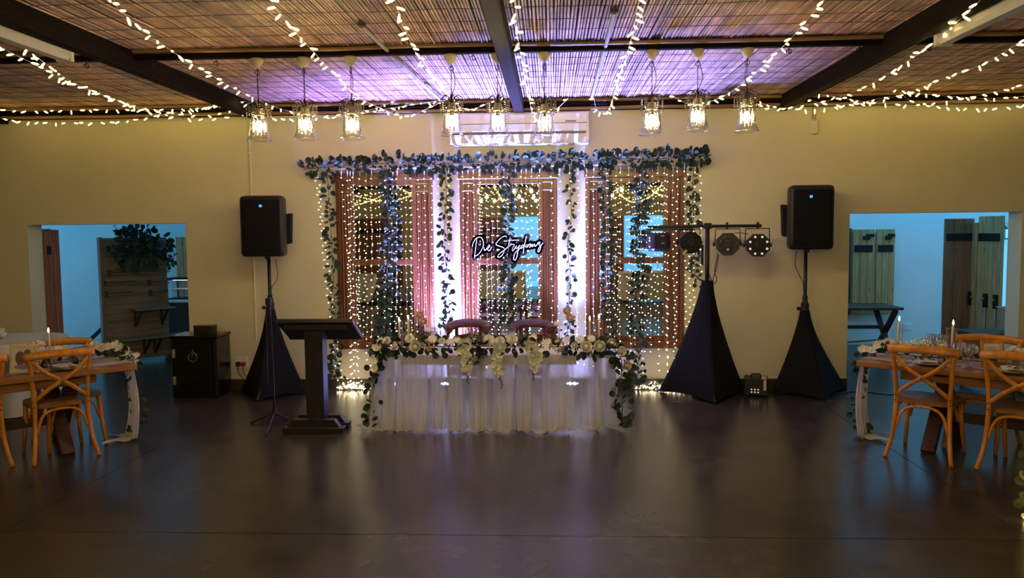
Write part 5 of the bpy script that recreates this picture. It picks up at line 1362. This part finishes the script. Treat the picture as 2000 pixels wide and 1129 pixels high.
# two dark chairs behind the couple's table
def carver(label,px0,px1,y):
    a,b=W(px0,645,y).x,W(px1,645,y).x; w=(b-a)/2; zt=W((px0+px1)/2,628,y).z
    t=thing('dark_chair',label,'chair',((a+b)/2,y,0))
    # sitter faces the hall: back rail is on the window side
    top=[(-w,-0.10,zt-0.075),(-w+0.02,-0.02,zt-0.05),(-w*0.55,0.06,zt-0.03),(0,0.09,zt-0.025),(w*0.55,0.06,zt-0.03),(w-0.02,-0.02,zt-0.05),(w,-0.10,zt-0.075)]
    obj('top_rail',MB().tube(smoothpath(top,5),0.055,8,True,0.35,(0,1,0)),'dark_chair',t,True)
    for s in (-1,1):
        obj('scroll_end',MB().lathe([(0.03,-0.03),(0.042,-0.02),(0.042,0.02),(0.03,0.03)],12,Matrix.Translation((s*(w-0.015),-0.09,zt-0.075))@Matrix.Rotation(PI/2,4,'X')),'dark_chair',t)
        obj('back_leg',MB().tube([(s*(w-0.09),0.1,0),(s*(w-0.1),0.04,0.44),(s*(w-0.08),0.03,zt-0.06)],0.02,8),'dark_chair',t,True)
        obj('front_leg',MB().tube([(s*(w-0.06),-0.42,0),(s*(w-0.06),-0.4,0.43)],[0.016,0.022],8),'dark_chair',t,True)
        obj('arm',MB().tube(smoothpath([(s*(w-0.01),-0.08,zt-0.11),(s*(w-0.0),-0.22,0.66),(s*(w-0.03),-0.36,0.62),(s*(w-0.05),-0.39,0.44)],5),0.018,6),'dark_chair',t,True)
    obj('mid_rail',MB().tube(smoothpath([(-w+0.09,0.02,zt-0.17),(0,0.08,zt-0.165),(w-0.09,0.02,zt-0.17)],6),0.028,8,True,0.4,(0,1,0)),'dark_chair',t,True)
    obj('seat',MB().cbox(-w+0.03,w-0.03,-0.44,0.06,0.42,0.46,0.012),'dark_chair',t)
    obj('cushion',MB().cbox(-w+0.06,w-0.06,-0.42,0.02,0.46,0.49,0.012),'cloth',t)
carver('dark mahogany chair with curved back, left of the pair at the couple\'s table',876,953,yK+0.32)
carver('dark mahogany chair with curved back, right of the pair at the couple\'s table',1002,1078,yK+0.32)

# ------------------------------------------------------------------ name sign
ys=-0.22
def zs(pts): return [W(900+x/11.111,440+y/11.111,ys) for x,y in pts]
STK=[[(350,265),(345,330),(330,450),(318,560),(305,640),(300,710)],
 [(262,465),(258,420),(275,370),(310,310),(355,270),(410,255),(455,275),(485,330),(495,400),(480,470),(440,550),(390,620),(340,655),(290,662)],
 [(510,478),(508,515),(520,545),(548,525),(575,482)],[(509,432),(513,436)],
 [(575,500),(610,480),(632,448),(622,425),(597,450),(585,500),(595,543),(625,545),(650,510),(672,465)],
 [(995,265),(980,236),(940,235),(880,270),(820,325),(775,380),(765,405),(790,432),(850,455),(910,475),(945,505),(945,555),(915,620),(870,672),(825,690),(805,678),(820,640),(870,590),(940,540),(1000,490),(1040,455)],
 [(1070,265),(1055,350),(1035,460),(1020,560),(1010,640),(1008,690)],[(940,342),(1050,332),(1160,322),(1265,318)],
 [(1040,455),(1078,428),(1080,402),(1098,398),(1110,420),(1150,412),(1162,428),(1132,480),(1115,530),(1126,553),(1160,520),(1195,455)],
 [(1210,440),(1192,485),(1205,508),(1240,480),(1285,425)],
 [(1285,425),(1252,500),(1235,580),(1220,670),(1192,738),(1165,755),(1148,725),(1155,660),(1180,600),(1230,545),(1290,495)],
 [(1380,432),(1345,425),(1312,458),(1300,488),(1320,494),(1355,460),(1388,410)],
 [(1425,240),(1405,330),(1380,430),(1362,530),(1360,610)],
 [(1440,420),(1415,440),(1410,465),(1435,474),(1460,447),(1455,422),(1490,420)],
 [(1490,420),(1512,395),(1510,430),(1490,482),(1530,430),(1556,410),(1555,440),(1545,470),(1580,425),(1605,408),(1600,438),(1615,455),(1650,420)],
 [(1650,420),(1690,370),(1716,362),(1712,385),(1690,395),(1700,422),(1730,440),(1726,490),(1710,550),(1690,575),(1672,560),(1685,510),(1720,460),(1760,410),(1782,382)]]
sc0=zs([(1000,480)])[0]
sg=thing('name_sign','dark contour-cut name sign with white script lettering hung before middle window','sign',(sc0.x,ys,sc0.z))
bk=MB(); RS=0.031
for st in STK:
    P=[p-V((sc0.x,ys,sc0.z)) for p in zs(st)]
    for a,b in zip(P,P[1:]):
        d=V((b.x-a.x,0,b.z-a.z)); an=math.atan2(d.z,d.x); poly=[]
        for k in range(9): th=an+PI/2+PI*k/8; poly.append((a.x+RS*math.cos(th),a.z+RS*math.sin(th)))
        for k in range(9): th=an-PI/2+PI*k/8; poly.append((b.x+RS*math.cos(th),b.z+RS*math.sin(th)))
        bk.prism(poly,-0.006,0.006,Matrix(((1,0,0,0),(0,0,-1,0),(0,1,0,0),(0,0,0,1))))
x0_,x1_=zs([(330,0)])[0].x-sc0.x,zs([(1400,0)])[0].x-sc0.x
bo=obj('backing_board',bk,'sign',sg)
for i,st in enumerate(STK):
    P=[p-V((sc0.x,ys+0.008,sc0.z)) for p in zs(st)]
    obj('letter_stroke',MB().tube(smoothpath(P,4) if len(P)>2 else P,0.005,6),'letter',sg)
for x in (x0_,x1_*0.7): obj('hanging_wire',MB().tube([(x,0.004,0.03),(x*0.9,0.06,W(990,322,-0.14).z-sc0.z)],0.0012,4),'wire_w',sg)
# ------------------------------------------------------------------ rail, hanging ivy, curtain of lamps
yr=-0.15
ra,rb=W(596,331,yr),W(1383,318,yr)
rl=thing('curtain_rail','long white rail above the three windows carrying lamps and greenery','rail',(0,0,0))
obj('rod',MB().tube([ra,rb],0.010,8),'white',rl)
for q in (0.04,0.33,0.66,0.96):
    p=ra.lerp(rb,q); obj('wall_bracket',MB().bar(p,(p.x,0,p.z),0.014,0.02).cbox(p.x-0.02,p.x+0.02,-0.006,0,p.z-0.03,p.z+0.03,0.002),'white',rl)
def railz(px): 
    p=W(px,325,yr); t=(p.x-ra.x)/(rb.x-ra.x); return ra.lerp(rb,t)
GP=[(594,-.02),(640,.0),(690,.015),(740,.03),(800,.03),(830,.0),(870,.02),(930,.02),(1000,.03),(1060,.02),(1110,.05),(1170,.02),(1200,.05),(1260,.03),(1310,.04),(1350,.05),(1385,.06)]
for lbl,a,b in [('left',0,6),('middle',6,11),('right',11,16)]:
    seg=GP[a:b+1]
    tp=smoothpath([railz(px)+V((0,-0.03,0.02+dz)) for px,dz in seg],6); o_=tp[0].copy()
    tg=thing('ivy_garland','thick eucalyptus garland lying on the rail above the %s window'%lbl,'garland',o_)
    tp=[p-o_ for p in tp]
    obj('stem',MB().tube(tp,0.005,5),'stem',tg)
    leaves(tg,tp,210,0.085,None,1.2,-0.12,0.35,lambda p:p.y<0.1)
def hang(label,top,pts,n,spread,size=1.0):
    P=[railz(top)+V((0,-0.03,0))]+[W(px,py,yr-0.02) for px,py in pts]
    t=thing('hanging_ivy',label,'garland',(P[0].x,P[0].y,0)); P=smoothpath([p-V((P[0].x,P[0].y,0)) for p in P],7)
    obj('stem',MB().tube(P,0.003,5),'stem',t); leaves(t,P,int(n*1.5),spread*0.85,None,size,0.35,0.35,lambda p:p.y<0.08)
hang('dense eucalyptus strand hanging at the left edge of left window',640,[(643,400),(648,480),(652,560),(657,640),(655,700),(650,738)],120,0.075)
hang('dense eucalyptus strand hanging over the middle of left window',756,[(757,400),(760,480),(752,560),(750,620),(748,662)],140,0.085,1.1)
hang('eucalyptus strand on the wall between left and middle windows',868,[(872,380),(868,440),(870,500),(874,560),(876,612.0),(868,640)],80,0.065)
hang('eucalyptus strand hanging over the middle window behind the sign',990,[(992,390),(991,460),(993,520),(990,570),(992,640)],85,0.075,1.1)
hang('thin eucalyptus strand on the wall between middle and right windows',1114,[(1113,360),(1116,420),(1109,480),(1114,540),(1112,600),(1116,650)],48,0.055)
hang('dense eucalyptus strand at the left side of right window',1184,[(1184,400),(1188,470),(1184,520),(1190,600),(1196,662)],115,0.075)
hang('dense eucalyptus strand over the middle of right window falling to the floor',1256,[(1257,390),(1250,450),(1252,540),(1246,620),(1248,700),(1244,748)],130,0.085,1.1)
hang('sparse eucalyptus strand right of right window behind the stage light',1354,[(1352,380),(1354,420),(1357,480),(1356,520),(1362,560)],55,0.055)

# curtain of fairy lamps
rc=random.Random(77)
cu=thing('curtain_light','curtain of warm fairy lamp strands hanging from the rail over the windows','fairy lights',(0,0,0))
obj('header_cable',MB().tube([railz(608)+V((0,-.012,-.012)),railz(1372)+V((0,-.012,-.012))],0.004,5),'wire_w',cu)
def lampball(mb,p,d):
    d=V(d).normalized(); mb.tube([p,p+d*0.004,p+d*0.013],[0.0028,0.0042,0.0026],4)
xs_=[]
for a,b,st in ((614,628,8.4),(668,690,9.0),(690,852,12.6),(858,900,19.2),(902,940,12.0),(940,1055,10.8),(1056,1090,20.4),(1095,1145,16.8),(1148,1190,12.0),(1190,1300,12.0),(1302,1338,10.8),(1346,1372,12.0)):
    x=a
    while x<b: xs_.append(x+rc.uniform(-2.5,2.5)); x+=st
for i,px in enumerate(xs_):
    top=railz(px)+V((0,-.015,-.012))
    n=6; bottom=rc.uniform(655,735)
    if px<690: bottom=757
    elif px<740: bottom=rc.uniform(700,750)
    elif px>1290: bottom=rc.uniform(700,755)
    dr=rc.uniform(-6,6)
    if px<632: dr=rc.uniform(45,62)
    elif px<672: dr=rc.uniform(20,40)
    P=[top]
    for k in range(1,n+1):
        f=k/n; P.append(W(px+dr*f**1.15+rc.uniform(-1.5,1.5),326+(bottom-326)*f,yr-0.02+rc.uniform(-.012,.012)))
    P=[p-V((0,0,0)) for p in smoothpath(P,4)]
    s=obj('strand',MB().tube(P,0.0011,3,False),'wire_w',cu)
    lab(obj('top_connector',MB().lathe([(0.004,0),(0.009,-0.03),(0.004,-0.06),(0.003,-0.075)],6,Matrix.Translation(top)),'white',s),'white connector')
    bm_=MB(); L=resample(P,0.083); off=rc.uniform(0,0.05)
    for q,p in enumerate(L[1:]):
        p=p+V((0,0,-off))
        sd=1 if (q%2) else -1
        d=V((sd*rc.uniform(0.5,1),-rc.uniform(0,.7),rc.uniform(-.35,.5)))
        lampball(bm_,p,d)
    stuff(obj('lamps',bm_,'fairy_c',s))
# lamps bunched on the floor below the curtain
for lbl,cx_,cy_,w_,n_ in [('heap of lit fairy lamps on the floor by the left window',697,752,36,95),('heap of lit fairy lamps on the floor beside the T-bar stand',1285,752,42,95)]:
    t=thing('lamp_heap',lbl,'fairy lights',F(cx_,cy_)); b0_=F(cx_,cy_)
    pts=[]; lm=MB()
    for k in range(n_):
        p=F(cx_+rc.gauss(0,w_*0.5),cy_+rc.uniform(-2,12)); p.y=min(p.y,-0.04); p-=b0_
        p.z=0.012+abs(rc.gauss(0,0.045))*max(0.15,1-abs(p.x)*2.5); pts.append(p)
        lampball(lm,p,(rc.uniform(-1,1),rc.uniform(-1,.2),rc.uniform(0,1)))
    pts.sort(key=lambda p:p.x+rc.uniform(-.06,.06))
    obj('wire',MB().tube(smoothpath(pts,2),0.0013,3,False),'wire_w',t); stuff(obj('lamps',lm,'fairy_c',t))
    leaves(t,[p for p in pts[::9]],16,0.05,None,0.9,0.0,0.2)
# flower-head of the heap: brown pot-like clump of ivy on the floor
# ------------------------------------------------------------------ ceiling strings of lamps
BULB=MB().tube([(0,0,0),(0,0,0.012),(0,0,0.034),(0,0,0.042)],[0.003,0.0062,0.0062,0.003],6).mesh('lamp','fairy')
rs_=random.Random(31)
def lampstring(label,pts,step=0.15,parts=True,group=None,size=1.0):
    P=[V(p) for p in pts]; o=P[0].copy()
    t=thing('string_light',label,'fairy lights',o,0,group); P=[p-o for p in P]
    obj('wire',MB().tube(P,0.0016,4,False),'wire_w',t)
    lm=MB()
    for q,p in enumerate(resample(P,step)):
        a=rs_.uniform(0,2*PI); d=V((math.cos(a),0.5*math.sin(a)-0.2,-0.75+0.75*rs_.random()))
        if parts: put('lamp',BULB,t,aim(p,d,0,size*rs_.uniform(0.9,1.1)))
        else:
            m_=aim(p,d); lm.tube([m_@V(c) for c in ((0,0,0),(0,0,0.012),(0,0,0.04))],[0.003,0.0062,0.004],4)
    if not parts: stuff(obj('lamps',lm,'fairy',t))
    return t
def swag(A,B,sag,n=28,skew=1.0):
    out=[]
    for i in range(n+1):
        t=i/n; p=A.lerp(B,t); s=t**skew; p.z-=4*sag*s*(1-s); out.append(p)
    return out
def arc(A,B,sag,skew):
    return swag(A,B,sag,30,skew)
Z1=ZP-0.1
def top_at(px,py,y): p=W(px,py,y); return p
def wp(px,py,y):
    p=W(px,py,y)
    return p if p.z<(3.17 if y<-0.5 else 3.27) else F(px,py,3.17 if y<-0.5 else 3.27)
# strands running from the middle of the hall to the wall: (pixel path with depths)
def strand(label,pl):
    """pl: list of (px,py,depth) waypoints"""
    lampstring(label,smoothpath([wp(*p) for p in pl],8),0.15 if pl[0][2]<-2 else 0.105,size=1.15)
LONG=[
 ('string of warm lamps entering at far left, upper one, down to the wall',[(-60,18,-4.2),(0,58,-3.6),(70,110,-2.8),(150,165,-1.9),(260,206,-1.1),(350,222,-.7),(420,224,-.4),(492,200,-.14)]),
 ('string of warm lamps entering at far left, lower one, down to the wall',[(-60,55,-3.9),(0,92,-3.3),(60,122,-2.6),(130,158,-1.9),(215,190,-1.2),(300,222,-.8),(390,232,-.5),(470,228,-.2)]),
 ('string of warm lamps falling to the wall between left trio pendants',[(160,-60,-4.9),(215,0,-4.2),(250,35,-3.8),(330,96,-2.9),(400,140,-2.2),(480,184,-1.5),(560,216,-.9),(640,226,-.55),(720,215,-.3),(775,196,-.14)]),
 ('string of warm lamps passing the third pendant towards the wall',[(480,-70,-5.0),(528,0,-4.2),(562,45,-3.6),(625,115,-2.8),(690,182,-1.9),(740,210,-1.3),(790,228,-.8),(835,212,-.4),(872,194,-.3)]),
 ('string of warm lamps falling beside the fourth pendant',[(745,-70,-5.0),(770,0,-4.2),(800,80,-3.1),(828,130,-2.4),(862,172,-1.8),(890,203,-1.2),(918,214,-.8),(950,203,-.5),(985,190,-.3)]),
 ('string of warm lamps falling just right of the dark middle beam',[(1000,-70,-5.0),(1005,0,-4.2),(1010,60,-3.4),(1018,115,-2.7),(1026,160,-2.0),(1034,195,-1.4),(1042,225,-.9),(1058,236,-.6),(1085,215,-.42),(1110,192,-.32)]),
 ('string of warm lamps falling beside the right ceiling conduit',[(1262,-70,-5.0),(1248,0,-4.2),(1237,60,-3.4),(1220,120,-2.6),(1204,170,-1.9),(1190,212,-1.1),(1178,222,-.8),(1165,213,-.5),(1160,192,-.2)]),
 ('string of warm lamps sweeping past the rightmost pendant',[(1660,-60,-5.0),(1605,5,-4.2),(1540,80,-3.2),(1470,148,-2.2),(1420,184,-1.5),(1380,200,-.9),(1345,203,-.5),(1308,184,-.14)]),
 ('string of warm lamps crossing the right fluorescent batten',[(1975,-60,-5.0),(1910,5,-4.2),(1845,65,-3.3),(1790,108,-2.6),(1700,165,-1.7),(1620,196,-1.1),(1540,210,-.6),(1500,212,-.4),(1465,196,-.14)]),
 ('string of warm lamps entering at the right edge below the purlin',[(2070,35,-3.9),(2000,78,-3.3),(1920,125,-2.5),(1850,150,-2.0),(1780,178,-1.3),(1700,200,-.8),(1620,204,-.4),(1545,184,-.14)]),
 ('lowest string of warm lamps entering at the right picture edge',[(2080,128,-2.6),(2000,165,-1.9),(1940,180,-1.4),(1860,196,-.9),(1790,202,-.5),(1755,178,-.14)])]
for l,pl in LONG: strand(l,pl)
SWG=[
 ('swag of warm lamps along the wall top at far left, upper one',[(-40,200,-.2),(20,216,-.25),(120,216,-.25),(240,214,-.25),(380,212,-.25),(480,198,-.16)]),
 ('deep swag of warm lamps along the left wall',[(-40,222,-.3),(40,237,-.35),(160,240,-.35),(250,236,-.35),(330,222,-.3),(440,205,-.2)]),
 ('swag of warm lamps crossing behind the left trio pendants',[(450,205,-.2),(500,228,-.3),(590,232,-.35),(680,226,-.3),(760,212,-.25),(860,196,-.2)]),
 ('swag of warm lamps between right trio and the wall sensor',[(1475,190,-.2),(1500,206,-.3),(1570,214,-.3),(1650,206,-.3),(1740,188,-.2)]),
 ('deep swag of warm lamps along the right wall',[(1600,184,-.2),(1700,200,-.3),(1800,206,-.35),(1900,212,-.35),(1980,208,-.35),(2050,190,-.2)]),
 ('shallow swag of warm lamps along the right wall top',[(1750,176,-.2),(1830,186,-.25),(1920,192,-.25),(2000,188,-.25),(2060,176,-.2)])]
for l,pl in SWG: strand(l,pl)
# strings over the tables behind the photographer (mirrored in the window glass)
k=0
for x in [-7.2+i*1.2 for i in range(12)]:
    lampstring('string of warm lamps over the back tables behind the photographer',swag(V((x,-4.9-rs_.uniform(0,1),Z1)),V((x*0.9+rs_.uniform(-.4,.4),YB+1.2,Z1)),0.45+rs_.uniform(0,.3),26),0.14,False,'strings of lamps behind the photographer')
for y in (-8.0,-11.0,-14.5):
    for x in (-7,-3.4,0.2,3.8):
        lampstring('swag of warm lamps across the hall behind the photographer',swag(V((x,y,Z1)),V((x+3.6,y+rs_.uniform(-.5,.5),Z1)),0.45,20),0.12,False,'cross swags behind the photographer')
# tables behind the photographer
for i,(x,y) in enumerate([(-5.6,-11.5),(-1.7,-12.5),(2.8,-11.8),(5.8,-13.0)]):
    t=thing('guest_table','white clothed guest table behind the photographer, mirrored in the window glass','table',(x,y,0),U(-.3,.3),'guest tables behind the photographer')
    def gc(u,v):
        a=2*PI*u; c,s=math.cos(a),math.sin(a); e=0.35
        return (1.0*math.copysign(abs(c)**e,c)*(1+.03*v*math.sin(a*14)),0.45*math.copysign(abs(s)**e,s)*(1+.06*v*math.sin(a*14)),0.76-0.7*v)
    obj('tablecloth',MB().grid(gc,72,5),'cloth',t,True); obj('table_top',MB().cbox(-0.98,0.98,-0.44,0.44,0.735,0.765),'cloth',t)
    for xx in (-0.8,0.8): obj('leg',MB().cbox(xx-.04,xx+.04,-.3,.3,0,0.73),'tleg',t)
    for q in (-0.5,0.0,0.45):
        c=candle('lit candle on a guest table behind the photographer',V((x+q,y,0.766)),0.24); c['group']='candles behind the photographer'
# garland with lamps at the right picture edge, close to the camera
pe=F(2004,1012)
eg=thing('lit_garland','olive leaf garland with glowing lamps on the floor at the right edge','garland',pe)
PP=smoothpath([V((0.03,0,0.55)),V((0.02,0,0.4)),V((0.02,-0.01,0.25)),V((0.02,0,0.1)),V((0.03,0.01,0.02)),V((0.2,-0.05,0.015)),V((0.4,-0.1,0.015))],5)
obj('stem',MB().tube(PP,0.004,5),'stem',eg); leaves(eg,PP,44,0.05,LFO,0.8,0.1,0.2)
for p in [V((0.0,-.02,.03)),V((0.02,-.03,.05)),V((0.01,-.04,.015)),V((-0.01,-.03,.02)),V((.02,-.03,.2)),V((.015,-.02,.3)),V((.1,-.04,.03)),V((.2,-.06,.03))]: put('lamp',BULB,eg,aim(p,(rg.uniform(-1,.5),-.5,rg.uniform(-.5,1)),0,0.9))
# plant on the display board in the left room
db=thing('board_greenery','bushy dark greenery hung on the top of the plank display board','plant',(b0.x,b0.y,0),rz)
def bp(px,py,y): x,z=bxz(px,py); return V((x,y,z))
for path in ([(222,500),(250,488),(290,482),(330,492)],[(232,480),(262,470),(300,470),(325,480)],[(228,508),(262,505),(300,500),(335,505)],[(240,470),(270,460),(300,458)]):
    P=smoothpath([bp(px,py,-0.1-0.06*(i%2)) for i,(px,py) in enumerate(path)],5); obj('stem',MB().tube(P,0.006,5),'stem',db); leaves(db,P,70,0.17,None,1.5,0.1,0.5)
P=smoothpath([bp(250,470,-.1),bp(236,450,-.12),bp(226,440,-.12)],4); obj('twig',MB().tube(P,0.004,4),'stem',db); leaves(db,P,5,.03,None,1.3,0,0.2)
P=smoothpath([bp(325,490,-.1),bp(338,480,-.12),bp(342,500,-.12),bp(338,515,-.12)],4); obj('twig',MB().tube(P,0.004,4),'stem',db); leaves(db,P,9,.04,None,1.3,0,0.2)
